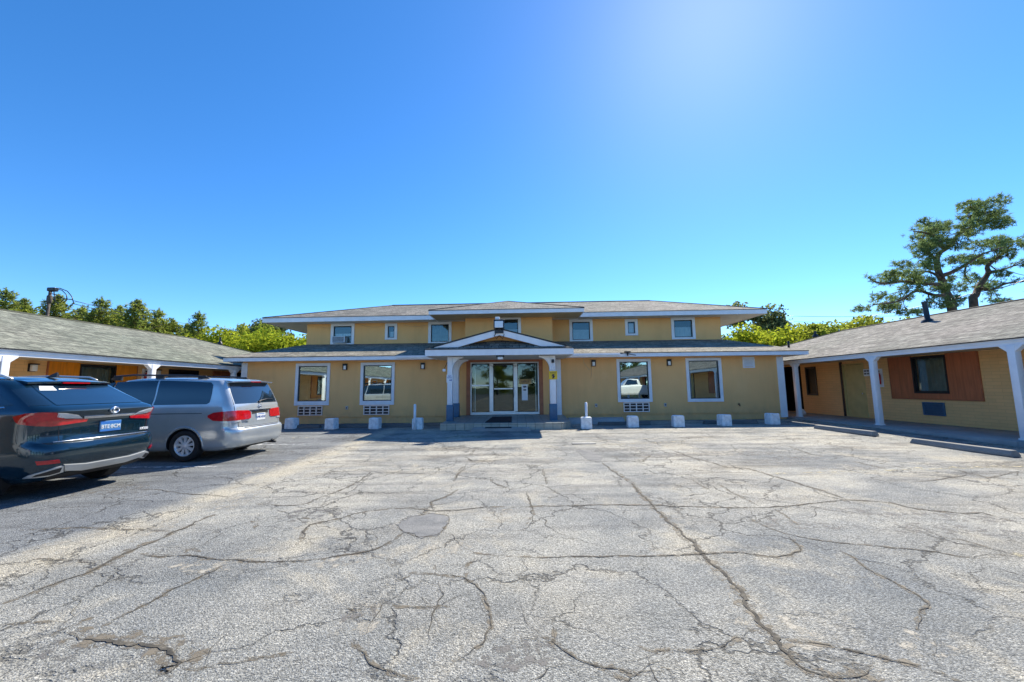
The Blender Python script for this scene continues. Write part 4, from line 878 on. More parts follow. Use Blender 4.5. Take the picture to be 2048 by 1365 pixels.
    for (a0, a1), (w0, w1, z0, z1) in zip(panels, wins):
        mb = MB(); holes = [(w0, w1, 1.13, 2.40)]
        pbox(mb, a0, w0, .95, 2.435, -.03, .005, P); pbox(mb, w1, a1, .95, 2.435, -.03, .005, P); pbox(mb, w0, w1, .95, 1.13, -.03, .005, P)
        pbox(mb, a0-.03, a0, .95, 2.43, -.04, .005, P, 1); pbox(mb, a1, a1+.03, .95, 2.43, -.04, .005, P, 1); pbox(mb, a0-.03, a1+.03, .92, .95, -.045, .005, P, 1)
        mb.build('window_panel', [panelmat, 'brown_trim'], W)
        window(W, P, w0, w1, z0, z1, .045, 'upper_glass' if sx > 0 else 'upper_glass', None, True, 'black_metal', ('curtain', 'curtain_grey', 0, 1, 0, 1), None, None, .05)
    for a0, a1, z0, z1 in dark: window(W, P, a0, a1, z0, z1, .05, 'dark_glass', None, True, 'black_metal', None, None, None, .03)
    for a in acs:
        if sx > 0: ac_sleeve(W, P, *a, mats=('blue_paint', 'blue_paint'), nx=1, nz=5)
        else: ac_sleeve(W, P, *a, mats=('galvanised', 'black_metal'))
    for a0, a1 in doors:
        mb = MB(); pbox(mb, a0+.03, a1-.03, .15, 2.27, .05, .09, P); pbox(mb, a0, a1, .121, .15, .0, .12, P, 1); pbox(mb, a1, a1+.14, .12, 2.42, -.02, .03, P, 1) if sx > 0 else pbox(mb, a0-.1, a0, .12, 2.42, -.02, .03, P, 2)
        frame_ring(mb, a0-.03, a1+.03, .12, 2.33, .05, P, -.02, .05, 2)
        d = mb.build('door', ['painted_door' if sx > 0 else 'panel_orange', 'black_metal', 'painted_door' if sx > 0 else 'white_trim'], W); LOC[d.name] = LOC[W.name]
        mb = MB(); yk = a0+.12; mb.lathe([(0, -.07), (.028, -.065), (.03, -.04), (.012, -.03), (.012, .06)], P(yk, 1.08, 0.02), 'x', 10) if sx < 0 else mb.lathe([(0, -.07), (.028, -.065), (.03, -.04), (.012, -.03), (.012, .06)], P(yk, 1.08, .02), 'x', 10); mb.build('handle', 'chrome', d)
    return W
plain('painted_door', (.60, .48, .20), .45, .1, 3)
WR = wing(1, 'single storey right hand motel wing with rust coloured window panels and white columns', 'painted_brick', 'panel_rust', 'shingles')
WL = wing(-1, 'single storey left hand motel wing with orange window panels behind the parked cars', 'painted_brick_tan', 'panel_orange', 'shingles_green')
mb = MB(); mb.box(-13.99, -13.96, 18.3, 19.5, .95, 2.4); mb.build('window_panel', 'panel_rust', WL)
# things on the wings
def on_roof(px, py, sx):
    a, b = at(px, py, 5), at(px, py, 25); f = lambda p: p.z-(2.54+.3182*(sx*p.x-11.9)); fa, fb = f(a), f(b); return a.lerp(b, fa/(fa-fb))
def pipe(px, py, sx, h, r, label, name='vent_pipe', lean=0):
    p = on_roof(px, py, sx); mb = MB(); mb.lathe([(r*2.6, -.06), (r*2.2, .03), (r*1.15, .10), (r, .12), (r, h), (r*1.15, h), (r*1.15, h+.05), (0, h+.05)], (p.x, p.y, p.z), 'z', 14)
    mb.v = [(v[0]+lean*(v[2]-p.z), v[1], v[2]) for v in mb.v]
    one(name, mb, 'black_metal', tuple(p), label, 'vent pipe', 'vent pipes on the motel roofs', autosm=40)
pipe(1856, 643, 1, .72, .085, 'tall thick black vent pipe on the right wing roof', lean=-.06)
pipe(1631, 672, 1, .22, .06, 'short black vent pipe near the far end of the right wing roof')
pipe(440, 687, -1, .32, .05, 'slim black vent pipe near the far end of the left wing roof')
p = at(1577, 689, 19.5); mb = MB(); mb.tube([(p.x, p.y, p.z-.2), (p.x, p.y, p.z+.16)], .05, 10); one('vent_pipe', mb, 'black_metal', (p.x, p.y, p.z-.2), 'small black vent stub where the house roof meets the right wing', 'vent pipe', 'vent pipes on the motel roofs')
def wing_lamp(sx, y, z, label):
    x = sx*14; r = thing('wall_lamp', (x, y, z), label, 'wall lamp', 'wall lamps of the wings')
    mb = MB(); mb.box(x, x-sx*.13, y-.09, y+.09, z+.07, z+.10); mb.box(x, x-sx*.02, y-.09, y+.09, z-.13, z+.07); mb.build('housing', 'black_metal', r)
    mb = MB(); xs = sorted((x-sx*.025, x-sx*.12)); mb.bbox(xs[0], xs[1], y-.065, y+.065, z-.12, z+.068, .02); mb.build('lamp_shade', 'lamp_glass', r, autosm=40)
wing_lamp(-1, 11.38, 2.24, 'black and white wall lamp on the left wing nearest the left picture edge'); wing_lamp(-1, 15.42, 2.24, 'black and white wall lamp on the left wing right of the second column')
def extinguisher(sx, y, z, label):
    x = sx*13.9; r = thing('fire_extinguisher', (x, y, z), label, 'fire extinguisher')
    mb = MB(); mb.lathe([(0, 0), (.065, .005), (.07, .03), (.07, .36), (.055, .42), (.025, .45), (.025, .48), (0, .48)], (x, y, z), 'z', 14); mb.build('cylinder', 'red_paint', r)
    mb = MB(); mb.box(x-.02, x+.02, y-.05, y+.06, z+.48, z+.52); mb.tube([(x, y+.05, z+.5), (x-sx*.06, y+.09, z+.35), (x-sx*.04, y+.09, z+.15)], .012, 6); mb.build('valve', 'black_metal', r)
    mb = MB(); mb.box(sx*13.98, sx*13.995, y-.1, y+.1, z-.1, z+.6); mb.build('backplate', 'white_sign', r)
extinguisher(-1, 14.9, 1.75, 'red fire extinguisher on the left wing wall beside the orange panel'); extinguisher(1, 15.62, 1.45, 'dark red fire extinguisher on the right wing wall behind a column')
s = thing('room_sign', (13.98, 16.22, 1.9), 'small white room number sign beside the right wing door', 'sign')
mb = MB(); mb.box(13.955, 13.975, 16.02, 16.32, 1.78, 2.06); mb.build('board', 'white_sign', s)
mb = MB()
for z in (1.85, 1.96):
    mb.box(13.945, 13.954, 16.07, 16.15, z, z+.05); mb.box(13.945, 13.954, 16.19, 16.28, z, z+.05)
mb.build('print', 'print_dark', s)
p = at(1609, 818, 18.6); mb = MB(); bm = bmesh.new(); bmesh.ops.create_icosphere(bm, subdivisions=3, radius=.15)
for v in bm.verts: v.co *= 1+.35*mnoise.noise(v.co*9); v.co.z = max(v.co.z, -.1)
bm.verts.index_update(); mb.add([(v.co.x+12.95, v.co.y+18.6, v.co.z+.22) for v in bm.verts], [[v.index for v in f.verts] for f in bm.faces], 0, True); bm.free()
one('plastic_bag', mb, 'bag_white', (12.95, 18.6, .12), 'crumpled white plastic bag on the shaded walkway by the first right column', 'bag')

# ------------------------------------------------------------------ vehicles: shells lofted from rows of (height, half width, rear set-back, front set-back, rear radius, front radius)
def pchip(xs, ys):
    xs = np.array(xs, float); ys = np.array(ys, float); h = np.diff(xs); d = np.diff(ys)/h; n = len(xs); m_ = np.zeros(n)
    for i in range(1, n-1):
        if d[i-1]*d[i] > 0: w1, w2 = 2*h[i]+h[i-1], h[i]+2*h[i-1]; m_[i] = (w1+w2)/(w1/d[i-1]+w2/d[i])
    m_[0], m_[-1] = d[0], d[-1]
    def f(x):
        x = min(max(x, xs[0]), xs[-1]); i = min(int(np.searchsorted(xs, x, 'right'))-1, n-2); i = max(i, 0); t = (x-xs[i])/h[i]
        return float((1+2*t)*(1-t)**2*ys[i]+t*(1-t)**2*h[i]*m_[i]+t*t*(3-2*t)*ys[i+1]+t*t*(t-1)*h[i]*m_[i+1])
    return f
class Shell:
    """x runs backwards (tail at 0, nose at -L), y to the right of the tail seen from behind ... left side is y < 0"""
    def __init__(s, rows, L, bow=.05, taper=.05, xm=None, warp=None):
        s.rows = rows; s.L = L; s.bow = bow; s.taper = taper; s.xm = xm or -L*.5; s.warp = warp
        zs = [r[0] for r in rows]; s.fn = [pchip(zs, [r[k] for r in rows]) for k in range(1, 6)]
    def pt(s, q, z, side=-1, end='r'):
        w, dr, df, rr, rf = [f(z) for f in s.fn]
        d, R = (dr, rr) if end == 'r' else (df, rf); R = min(R, w*.98); yf = w-R
        if q <= 1: y = yf*q; x = d+s.bow*(y/w)**2
        elif q <= 2:
            a = (q-1)*math.pi/2; y = yf+R*math.sin(a); x = d+s.bow*(yf/w)**2+R*1.05*(1-math.cos(a))
        else: y = w; x = d+s.bow*(yf/w)**2+R*1.05+(q-2)
        X = -x if end == 'r' else -s.L+x
        y *= 1-s.taper*((X-s.xm)/(s.L*.5))**2 if X < s.xm else 1-s.taper*.6*((X-s.xm)/(s.L*.5))**2
        zz = z+(s.warp(X, z) if s.warp else 0)
        return Vector((X, side*y, zz))
    def qx(s, X, z, end='r'):
        w, dr, df, rr, rf = [f(z) for f in s.fn]; d, R = (dr, rr) if end == 'r' else (df, rf); yf = w-R
        x = (-X if end == 'r' else X+s.L); return 2+x-(d+s.bow*(yf/w)**2+R*1.05)
    def qy(s, y, z, end='r'):
        w, dr, df, rr, rf = [f(z) for f in s.fn]; R = rr if end == 'r' else rf; return abs(y)/(w-R)
    def body(s, mat, parent, wheels, rw, wy, name='body', nside=26, dz=.035):
        zs = []
        for a, b in zip(s.rows[:-1], s.rows[1:]):
            k = max(1, int((b[0]-a[0])/dz)); zs += [a[0]+(b[0]-a[0])*i/k for i in range(k)]
        zs.append(s.rows[-1][0]); mb = MB(); V = []
        for z in zs:
            w, dr, df, rr, rf = [f(z) for f in s.fn]; ring = []
            half = [(q, 'r') for q in [0, .25, .5, .75, 1]+[1+k/6 for k in range(1, 7)]]
            xs_, xe_ = s.pt(2, z, -1, 'r').x, s.pt(2, z, -1, 'f').x
            for side in (-1, 1):
                pr = [s.pt(q, z, side, 'r') for q, _ in half]
                pr += [s.pt(s.qx(xs_+(xe_-xs_)*k/nside, z), z, side, 'r') for k in range(1, nside)]
                pr += [s.pt(q, z, side, 'f') for q in [2, 1.83, 1.66, 1.5, 1.33, 1.16, 1, .66, .33]]
                if side == -1: ring = pr+[s.pt(0, z, side, 'f')]
                else: ring += pr[::-1][:-1]
            V.append(ring)
        n = len(V[0]); mb.add([p for r in V for p in r], [(i*n+j, i*n+(j+1) % n, (i+1)*n+(j+1) % n, (i+1)*n+j) for i in range(len(V)-1) for j in range(n)]+[tuple(range(n))[::-1], tuple((len(V)-1)*n+j for j in range(n))], 0, True)
        ob = mb.build(name, [mat, 'wheel_well'], None)
        for xw in wheels:
            for side in (-1, 1):
                c = MB(); c.lathe([(0, -.32), (rw, -.32), (rw, .2), (0, .2)], (xw, side*wy, rw*.86), 'y', 40, 1); cut = c.build('cut', [mat, 'wheel_well'], None)
                md = ob.modifiers.new('well', 'BOOLEAN'); md.operation = 'DIFFERENCE'; md.object = cut; md.solver = 'EXACT'
                dg = bpy.context.evaluated_depsgraph_get(); me = bpy.data.meshes.new_from_object(ob.evaluated_get(dg)); ob.modifiers.clear(); old = ob.data; ob.data = me; bpy.data.meshes.remove(old); bpy.data.objects.remove(cut)
        for p in ob.data.polygons: p.use_smooth = True
        ob.data.set_sharp_from_angle(angle=rad(32)); ob.data.name = name
        ob.parent = parent; LOC[ob.name] = (0, 0, 0)
        return ob
    def patch(s, mb, bot, top, off=.006, nv=6, side=-1, end='r', m=0, sub=4, both=False, skirt=.03):
        """raised panel on the shell between two edges given as lists of (q, z)"""
        sides = (-1, 1) if both else (side,)
        for sd_ in sides:
            def dense(e):
                o = []
                for a, b in zip(e[:-1], e[1:]): o += [(a[0]+(b[0]-a[0])*k/sub, a[1]+(b[1]-a[1])*k/sub) for k in range(sub)]
                return o+[e[-1]]
            B, T = dense(bot), dense(top); nb = len(B); G = []
            for j in range(nv+1):
                row = []
                for (qb, zb), (qt, zt) in zip(B, T):
                    q, z = qb+(qt-qb)*j/nv, zb+(zt-zb)*j/nv; p = s.pt2(q, z, sd_, end); e = .012
                    du = s.pt2(q+e, z, sd_, end)-s.pt2(q-e, z, sd_, end); dv = s.pt2(q, z+e, sd_, end)-s.pt2(q, z-e, sd_, end); nn = du.cross(dv).normalized()
                    c = Vector((-s.L*.5, 0, .7))
                    if nn.dot(p-c) < 0: nn = -nn
                    row.append((p, nn))
                G.append(row)
            out_ = [[p+n_*off for p, n_ in r] for r in G]; inn = [[p-n_*skirt for p, n_ in r] for r in G]
            mb.add([p for r in out_ for p in r], [(j*nb+i, j*nb+i+1, (j+1)*nb+i+1, (j+1)*nb+i) for j in range(nv) for i in range(nb-1)], m, True)
            loop = [(0, i) for i in range(nb)]+[(j, nb-1) for j in range(1, nv+1)]+[(nv, i) for i in range(nb-2, -1, -1)]+[(j, 0) for j in range(nv-1, 0, -1)]
            vs_ = [out_[j][i] for j, i in loop]+[inn[j][i] for j, i in loop]; k = len(loop)
            mb.add(vs_, [(i, (i+1) % k, (i+1) % k+k, i+k) for i in range(k)], m)
    def pt2(s, q, z, side, end):
        return s.pt(q, z, side, end) if q >= 0 else (lambda p: Vector((p.x, -p.y, p.z)))(s.pt(-q, z, side, end))
def Q(sh, pts, end='r'):
    """('y', y, z) on the tail or ('x', x, z) on the flank -> (q, z)"""
    return [((sh.qy(a, z, end) if k == 'y' else sh.qx(a, z, end)) if k != 'q' else a, z) for k, a, z in pts]
def mirror_q(pts): return [(-q, z) for q, z in pts][::-1]
def wheel(parent, x, y, r, wdt, side, rim_r, spokes, rim_mat='alloy'):
    w = bpy.data.objects.new('wheel', None); COL.objects.link(w); w.parent = parent; LOC[w.name] = (0, 0, 0)
    mb = MB(); h = wdt/2; cx = (x, y, r)
    mb.lathe([(rim_r, -h*.8), (rim_r+.02, -h*.95), (r-.05, -h), (r-.015, -h*.9), (r, -h*.6), (r, h*.6), (r-.015, h*.9), (r-.05, h), (rim_r+.02, h*.95), (rim_r, h*.8)], cx, 'y', 40); mb.build('tyre', 'tyre', w, autosm=40)
    mb = MB(); o = side*h*.75
    mb.lathe([(rim_r, -h*.8), (rim_r-.02, 0), (rim_r-.015, o-.01*side), (rim_r+.003, o+.008*side), (rim_r-.012, o+.012*side), (rim_r-.035, o-.02*side), (rim_r-.04, 0)], cx, 'y', 40, 0)
    for k in range(spokes):
        a = 2*math.pi*(k+.3)/spokes; ca, sa = math.cos(a), math.sin(a)
        prof = [(.04, .022, o-.005*side), (rim_r*.55, .026, o-.012*side), (rim_r-.015, .036, o-.004*side)]; vs_ = []
        for rr, ww, oo in prof:
            for t in (-1, 1):
                for dd in (0, -side*.035): vs_.append((x+ca*rr-sa*ww*t, y+oo+dd, r+sa*rr+ca*ww*t))
        mb.add(vs_, [(0, 2, 6, 4), (4, 6, 10, 8), (1, 5, 7, 3), (5, 9, 11, 7), (0, 4, 5, 1), (4, 8, 9, 5), (2, 3, 7, 6), (6, 7, 11, 10)], 0)
    mb.lathe([(0, o+.012*side), (.035, o+.01*side), (.055, o), (.06, o-.03*side)], cx, 'y', 20, 0)
    mb.lathe([(0, o-.06*side), (rim_r-.03, o-.06*side)], cx, 'y', 24, 1)
    for k in range(5):
        a = 2*math.pi*k/5; mb.lathe([(0, o+.0*side), (.009, o-.002*side), (.01, o-.02*side)], (x+.045*math.cos(a), y, r+.045*math.sin(a)), 'y', 8, 1)
    mb.build('rim', [rim_mat, 'wheel_well'], w, autosm=35)
    return w
def place(root, x, y, z, yaw):
    root.location = (x, y, z); root.rotation_euler = (0, 0, rad(yaw))
def local_thing(name, label, cat):
    o = thing(name, (0, 0, 0), label, cat); return o

# --- dark teal SUV
def suv():
    c = local_thing('parked_car', 'dark teal crossover with slim slanting tail lights, cut off by the left edge', 'car')
    rows = [(.24, .80, .34, .30, .20, .30), (.33, .90, .13, .10, .26, .38), (.47, .937, .035, .03, .30, .42), (.60, .947, .0, .0, .32, .45), (.70, .945, .005, .0, .33, .45), (.755, .943, .03, .0, .33, .45), (.78, .942, .082, .0, .31, .45),
            (.95, .94, .105, .04, .30, .45), (1.07, .94, .10, .12, .29, .45), (1.14, .937, .065, .35, .28, .5), (1.20, .928, .045, .95, .27, .5), (1.235, .91, .075, 1.25, .26, .5), (1.275, .885, .185, 1.42, .25, .5),
            (1.40, .82, .43, 1.80, .23, .5), (1.52, .765, .66, 2.10, .22, .5), (1.60, .725, .80, 2.32, .22, .5), (1.645, .66, .90, 2.5, .24, .5), (1.675, .52, 1.1, 2.7, .26, .45), (1.69, .30, 1.4, 3.0, .2, .28)]
    warp = lambda X, z: (.035*max(0, 1-((X+2.2)/1.6)**2))*min(1, max(0, (z-1.3)/.3))
    S = Shell(rows, 4.89, .06, .07, None, warp); wx = (-1.02, -3.81)
    S.body('paint_teal', c, wx, .405, .90)
    for x in wx:
        for sd_ in (-1, 1): wheel(c, x, sd_*.805, .375, .235, sd_, .245, 10)
    P_ = lambda nm, mats, fn, sm=None: (lambda mb: (fn(mb), mb.build(nm, mats, c, autosm=sm))[1])(MB())
    q = lambda *p: Q(S, p)
    def full(mb, bz, tz, yb, yt, off=.006, m=0, skirt=.03):
        b = q(*[('y', yb*k/4, bz) for k in range(5)]); t = q(*[('y', yt*k/4, tz) for k in range(5)])
        S.patch(mb, mirror_q(b)[:-1]+b, mirror_q(t)[:-1]+t, off, m=m, skirt=skirt)
    P_('rear_window', 'car_glass', lambda mb: full(mb, 1.285, 1.575, .70, .575, .005))
    # quarter glass and side glass
    def sides(mb, sd_):
            S.patch(mb, q(('x', -.62, 1.30), ('x', -1.2, 1.245), ('x', -2.2, 1.235), ('x', -3.0, 1.235)), q(('x', -1.05, 1.50), ('x', -1.3, 1.565), ('x', -2.1, 1.60), ('x', -2.6, 1.58)), .005, side=sd_)
    for sd_ in (-1, 1): P_('side_window', 'car_glass', lambda mb: sides(mb, sd_))
    [P_('window_trim', 'chrome', lambda mb: S.patch(mb, q(('x', -.70, 1.262), ('x', -1.4, 1.222), ('x', -3.1, 1.215)), q(('x', -.72, 1.276), ('x', -1.4, 1.234), ('x', -3.1, 1.227)), .009, 1, sd_)) for sd_ in (-1, 1)]
    # gloss black pillars between rear and side glass
    for sd_ in (-1, 1): P_('pillar_trim', 'car_glass', lambda mb: S.patch(mb, q(('y', .735, 1.30), ('q', 1.3, 1.285), ('q', 1.8, 1.285)), q(('y', .60, 1.56), ('q', 1.3, 1.53), ('q', 1.8, 1.50)), .003, side=sd_))
    # lights
    def red(mb, sd_):
        S.patch(mb, q(('y', .36, 1.035), ('q', 1.0, 1.012), ('q', 1.3, 1.0), ('q', 1.6, 1.015), ('q', 2, 1.05), ('x', -.5, 1.115)), q(('y', .34, 1.078), ('q', 1.0, 1.095), ('q', 1.3, 1.185), ('q', 1.6, 1.195), ('q', 2, 1.185), ('x', -.52, 1.145)), .012, side=sd_)
    def clear(mb, sd_):
        S.patch(mb, q(('y', .42, 1.088), ('q', 1.0, 1.104), ('q', 1.24, 1.13)), q(('y', .50, 1.135), ('q', 1.0, 1.168), ('q', 1.26, 1.18)), .012, side=sd_)
    for sd_ in (-1, 1):
        t = P_('tail_light', ['tail_red'], lambda mb: red(mb, sd_)); LOC[t.name] = (0, 0, 0)
        mb = MB(); clear(mb, sd_); mb.build('clear_lens', 'tail_clear', t)
    P_('chrome_bar', 'chrome', lambda mb: full(mb, 1.082, 1.118, .40, .42, .014))
    P_('tailgate_lip', 'chrome', lambda mb: full(mb, .772, .786, .80, .80, .012))
    def skid(mb):
        b = q(('y', 0, .345), ('y', .35, .345), ('y', .60, .385)); t = q(('y', 0, .435), ('y', .35, .435), ('y', .66, .47)); S.patch(mb, mirror_q(b)[:-1]+b, mirror_q(t)[:-1]+t, .022)
    P_('skid_plate', 'silver_trim', skid)
    def ex(mb, sd_):
        A = [('y', .60, .365), ('q', 1.25, .335), ('q', 1.8, .335)]; T = [('y', .66, .455), ('q', 1.2, .445), ('q', 1.7, .37)]; S.patch(mb, q(*A), q(*T), .016, side=sd_)
        S.patch(mb, q(('y', .66, .375), ('q', 1.25, .355), ('q', 1.6, .35)), q(('y', .68, .435), ('q', 1.2, .425), ('q', 1.55, .375)), .02, side=sd_, m=1)
    for sd_ in (-1, 1): P_('exhaust_trim', ['silver_trim', 'black_metal'], lambda mb: ex(mb, sd_))
    P_('lower_bumper', 'dark_rubber', lambda mb: full(mb, .25, .34, .70, .80, .006))
    for sd_ in (-1, 1): P_('reflector', 'tail_red', lambda mb: S.patch(mb, q(('q', 1.15, .50), ('q', 1.6, .50)), q(('q', 1.2, .545), ('q', 1.65, .555)), .01, side=sd_))
    P_('seam', 'black_metal', lambda mb: [S.patch(mb, q(('q', 1.12, .79), ('q', 1.12, .90)), q(('q', 1.135, .79), ('q', 1.135, 1.03)), .001, side=sd_) for sd_ in (-1, 1)] + [S.patch(mb, q(('y', 0, .762), ('y', .5, .762), ('q', 1.1, .762)), q(('y', 0, .769), ('y', .5, .769), ('q', 1.1, .769)), .001, side=sd_) for sd_ in (-1, 1)])
    # spoiler
    mb = MB(); n = 12; vs_ = []
    for i in range(n+1):
        y = -.60+1.20*i/n; k = 1-(y/.60)**2; bk = -.70-.06*(1-k); zt = 1.622+.018*k
        vs_ += [(bk-.42, y*.98, 1.66+.02*k), (bk-.1, y, zt+.02), (bk, y, zt-.005), (bk-.01, y, zt-.035), (bk-.16, y*.97, zt-.055)]
    mb.add(vs_, [(i*5+k, i*5+k+1, (i+1)*5+k+1, (i+1)*5+k) for i in range(n) for k in range(4)]+[(0, 1, 2, 3, 4), tuple(n*5+k for k in (4, 3, 2, 1, 0))], 0, True)
    sp = mb.build('spoiler', 'paint_teal', c, autosm=40); LOC[sp.name] = (0, 0, 0)
    mb = MB(); mb.box(-.72, -.695, -.2, .2, 1.600, 1.617); mb.build('brake_light', 'tail_red', sp)
    for sd_ in (-1, 1):
        mb = MB(); mb.tube([(-1.0, sd_*.60, 1.66), (-1.15, sd_*.61, 1.715), (-1.8, sd_*.63, 1.745), (-2.5, sd_*.62, 1.735), (-2.75, sd_*.60, 1.68)], .016, 8); mb.build('roof_rail', 'silver_trim', c)
    mb = MB(); mb.prism([(-1.20, 1.70), (-1.02, 1.70), (-1.03, 1.775), (-1.05, 1.78)], -.025, .025); mb.v = [(p[0], p[1]*(1 if p[2] < 1.72 else .35), p[2]) for p in mb.v]; mb.build('antenna', 'black_metal', c)
    # plate, badges
    px_ = S.pt(0, .95, 1).x
    mb = MB(); mb.bbox(px_-.02, px_+.014, -.165+.02, .165+.02, .86, 1.02, .004, 2); mb.box(px_+.012, px_+.0155, -.14, .18, .975, 1.012, 1); mb.box(px_+.012, px_+.0152, -.14, .18, .865, .89, 1)
    pl = mb.build('licence_plate', ['plate_white', 'plate_blue', 'plate_sky'], c); LOC[pl.name] = (0, 0, 0)
    text_mesh('lettering', 'BTE·8CM', .078, 'plate_white', pl, (px_+.0165, .02, .932), (0, 1, 0), (0, 0, 1))
    ex_ = S.pt(0, 1.185, 1).x+.004; mb = MB()
    R = lambda a, rx, rz: (ex_+.012, .0+rx*math.cos(a), 1.185+rz*math.sin(a))
    mb.tube([R(2*math.pi*k/24, .064, .045) for k in range(25)], .011, 6)
    mb.tube([(ex_+.012, -.012, 1.215), (ex_+.012, -.030, 1.165), (ex_+.012, .005, 1.163), (ex_+.012, .045, 1.168)], .008, 6); mb.build('emblem', 'chrome', c)
    bx_ = S.pt(S.qy(.62, .845), .845, 1).x
    text_mesh('badge', 'RX350', .06, 'white_trim', c, (bx_+.010, .62, .845), (0.09*-1, 1, 0), (0, 0, 1), .006)
    gx = S.pt(S.qy(.52, 1.50), 1.50, 1); mb = MB(); f_ = lambda y, z: S.pt2(-S.qy(y, z) if y < 0 else S.qy(y, z), z, 1, 'r')+Vector((.012, 0, .006))
    mb.face([f_(-.58, 1.49), f_(-.36, 1.49), f_(-.33, 1.55), f_(-.50, 1.55)]); mb.build('sticker', 'white_sign', c)
    return c
car1 = suv(); place(car1, -6.42, 6.42, 0, 0); car1.scale = (1, 1, 1.025)

# --- silver minivan
def van():
    c = local_thing('minivan', 'silver minivan with wide red tail lights and roof rails parked second from the front', 'van')
    rows = [(.22, .88, .22, .20, .20, .35), (.28, .94, .07, .09, .24, .45), (.42, .968, .005, .02, .27, .5), (.56, .977, .0, .0, .28, .5), (.635, .977, .012, .0, .28, .5), (.66, .976, .03, .0, .27, .5), (.685, .974, .085, .0, .24, .5),
            (.82, .972, .105, .02, .22, .5), (1.00, .965, .13, .08, .20, .5), (1.08, .958, .145, .45, .19, .5), (1.16, .947, .165, 1.05, .18, .5), (1.22, .932, .19, 1.22, .17, .5), (1.45, .888, .30, 1.72, .15, .5),
            (1.62, .845, .39, 2.05, .15, .45), (1.69, .80, .43, 2.22, .17, .45), (1.725, .72, .52, 2.45, .2, .4), (1.745, .52, .8, 2.7, .2, .35), (1.755, .3, 1.2, 3.0, .2, .25)]
    warp = lambda X, z: (.05*max(0, 1-((X+2.0)/1.9)**2))*min(1, max(0, (z-1.35)/.3))
    S = Shell(rows, 5.1, .05, .05, None, warp); wx = (-1.12, -4.12)
    S.body('paint_silver', c, wx, .375, .93)
    for x in wx:
        for sd_ in (-1, 1): wheel(c, x, sd_*.845, .33, .225, sd_, .215, 9)
    P_ = lambda nm, mats, fn, sm=None: (lambda mb: (fn(mb), mb.build(nm, mats, c, autosm=sm))[1])(MB())
    q = lambda *p: Q(S, p)
    def full(mb, bz, tz, yb, yt, off=.006, m=0, skirt=.03):
        b = q(*[('y', yb*k/4, bz) for k in range(5)]); t = q(*[('y', yt*k/4, tz) for k in range(5)])
        S.patch(mb, mirror_q(b)[:-1]+b, mirror_q(t)[:-1]+t, off, m=m, skirt=skirt)
    P_('rear_window', 'car_glass', lambda mb: full(mb, 1.20, 1.655, .775, .70, .004))
    def sw(mb, sd_):
        S.patch(mb, q(('x', -.66, 1.24), ('x', -.72, 1.205), ('x', -1.75, 1.20), ('x', -1.86, 1.20)), q(('x', -.66, 1.60), ('x', -.72, 1.645), ('x', -1.78, 1.675), ('x', -1.86, 1.676)), .005, side=sd_)
        S.patch(mb, q(('x', -1.90, 1.20), ('x', -2.9, 1.195)), q(('x', -1.90, 1.676), ('x', -2.8, 1.66)), .005, side=sd_)
        S.patch(mb, q(('x', -2.95, 1.195), ('x', -3.72, 1.20)), q(('x', -2.85, 1.658), ('x', -3.05, 1.62)), .005, side=sd_)
    for sd_ in (-1, 1): P_('side_window', 'car_glass', lambda mb: sw(mb, sd_))
    [P_('door_track', 'black_metal', lambda mb: S.patch(mb, q(('x', -.78, 1.005), ('x', -2.3, 1.0)), q(('x', -.78, 1.018), ('x', -2.3, 1.018)), .001, 1, sd_)) for sd_ in (-1, 1)]
    P_('seam', 'black_metal', lambda mb: [(S.patch(mb, q(('x', -1.90, .36), ('x', -1.907, .36)), q(('x', -1.90, 1.19), ('x', -1.907, 1.19)), .001, 10, sd_), S.patch(mb, q(('x', -2.93, .36), ('x', -2.937, .36)), q(('x', -2.93, 1.19), ('x', -2.937, 1.19)), .001, 10, sd_),
        S.patch(mb, q(('q', 1.0, .70), ('q', 1.03, .70)), q(('q', 1.0, .86), ('q', 1.03, .86)), .001, 3, sd_), S.patch(mb, q(('y', 0, .688), ('y', .4, .688), ('q', 1.0, .688)), q(('y', 0, .697), ('y', .4, .697), ('q', 1.0, .697)), .001, 1, sd_),
        S.patch(mb, q(('q', 1.15, 1.06), ('q', 1.2, 1.06)), q(('q', 1.1, 1.64), ('q', 1.15, 1.64)), .001, 8, sd_)) for sd_ in (-1, 1)])
    for x in wx:
        for sd_ in (-1, 1):
            mb = MB(); pts = []
            for k in range(19):
                a = math.radians(-12+204*k/18); X, z = x+.40*math.cos(a), .33+.40*math.sin(a)
                pts.append(S.pt(S.qx(X, z), z, sd_)+Vector((0, sd_*.001, 0)))
            mb.tube(pts, .016, 6); mb.build('wheel_arch', 'paint_silver', c)
    def fuel(mb):
        b = [('x', -1.55+.0, .90)]
        S.patch(mb, q(('x', -1.45, .845), ('x', -1.62, .845)), q(('x', -1.45, .995), ('x', -1.62, .995)), .002)
    P_('fuel_door', 'paint_silver', fuel)
    def tl(mb, sd_):
        S.patch(mb, q(('y', .36, .875), ('y', .42, .85), ('q', 1.0, .845), ('q', 1.5, .84), ('q', 2, .845), ('x', -.52, .855), ('x', -.64, .93)), q(('y', .36, 1.0), ('y', .42, 1.04), ('q', 1.0, 1.055), ('q', 1.5, 1.05), ('q', 2, 1.04), ('x', -.52, 1.025), ('x', -.64, .97)), .016, side=sd_)
        S.patch(mb, q(('q', .9, .815), ('q', 1.5, .79), ('q', 2, .81)), q(('q', .9, .843), ('q', 1.5, .838), ('q', 2, .843)), .013, 2, sd_, m=1)
    for sd_ in (-1, 1): P_('tail_light', ['tail_red', 'tail_clear'], lambda mb: tl(mb, sd_))
    P_('tailgate_trim', 'chrome', lambda mb: full(mb, 1.025, 1.048, .40, .40, .02))
    P_('plate_recess', 'wheel_well', lambda mb: full(mb, .955, 1.02, .30, .30, .004))
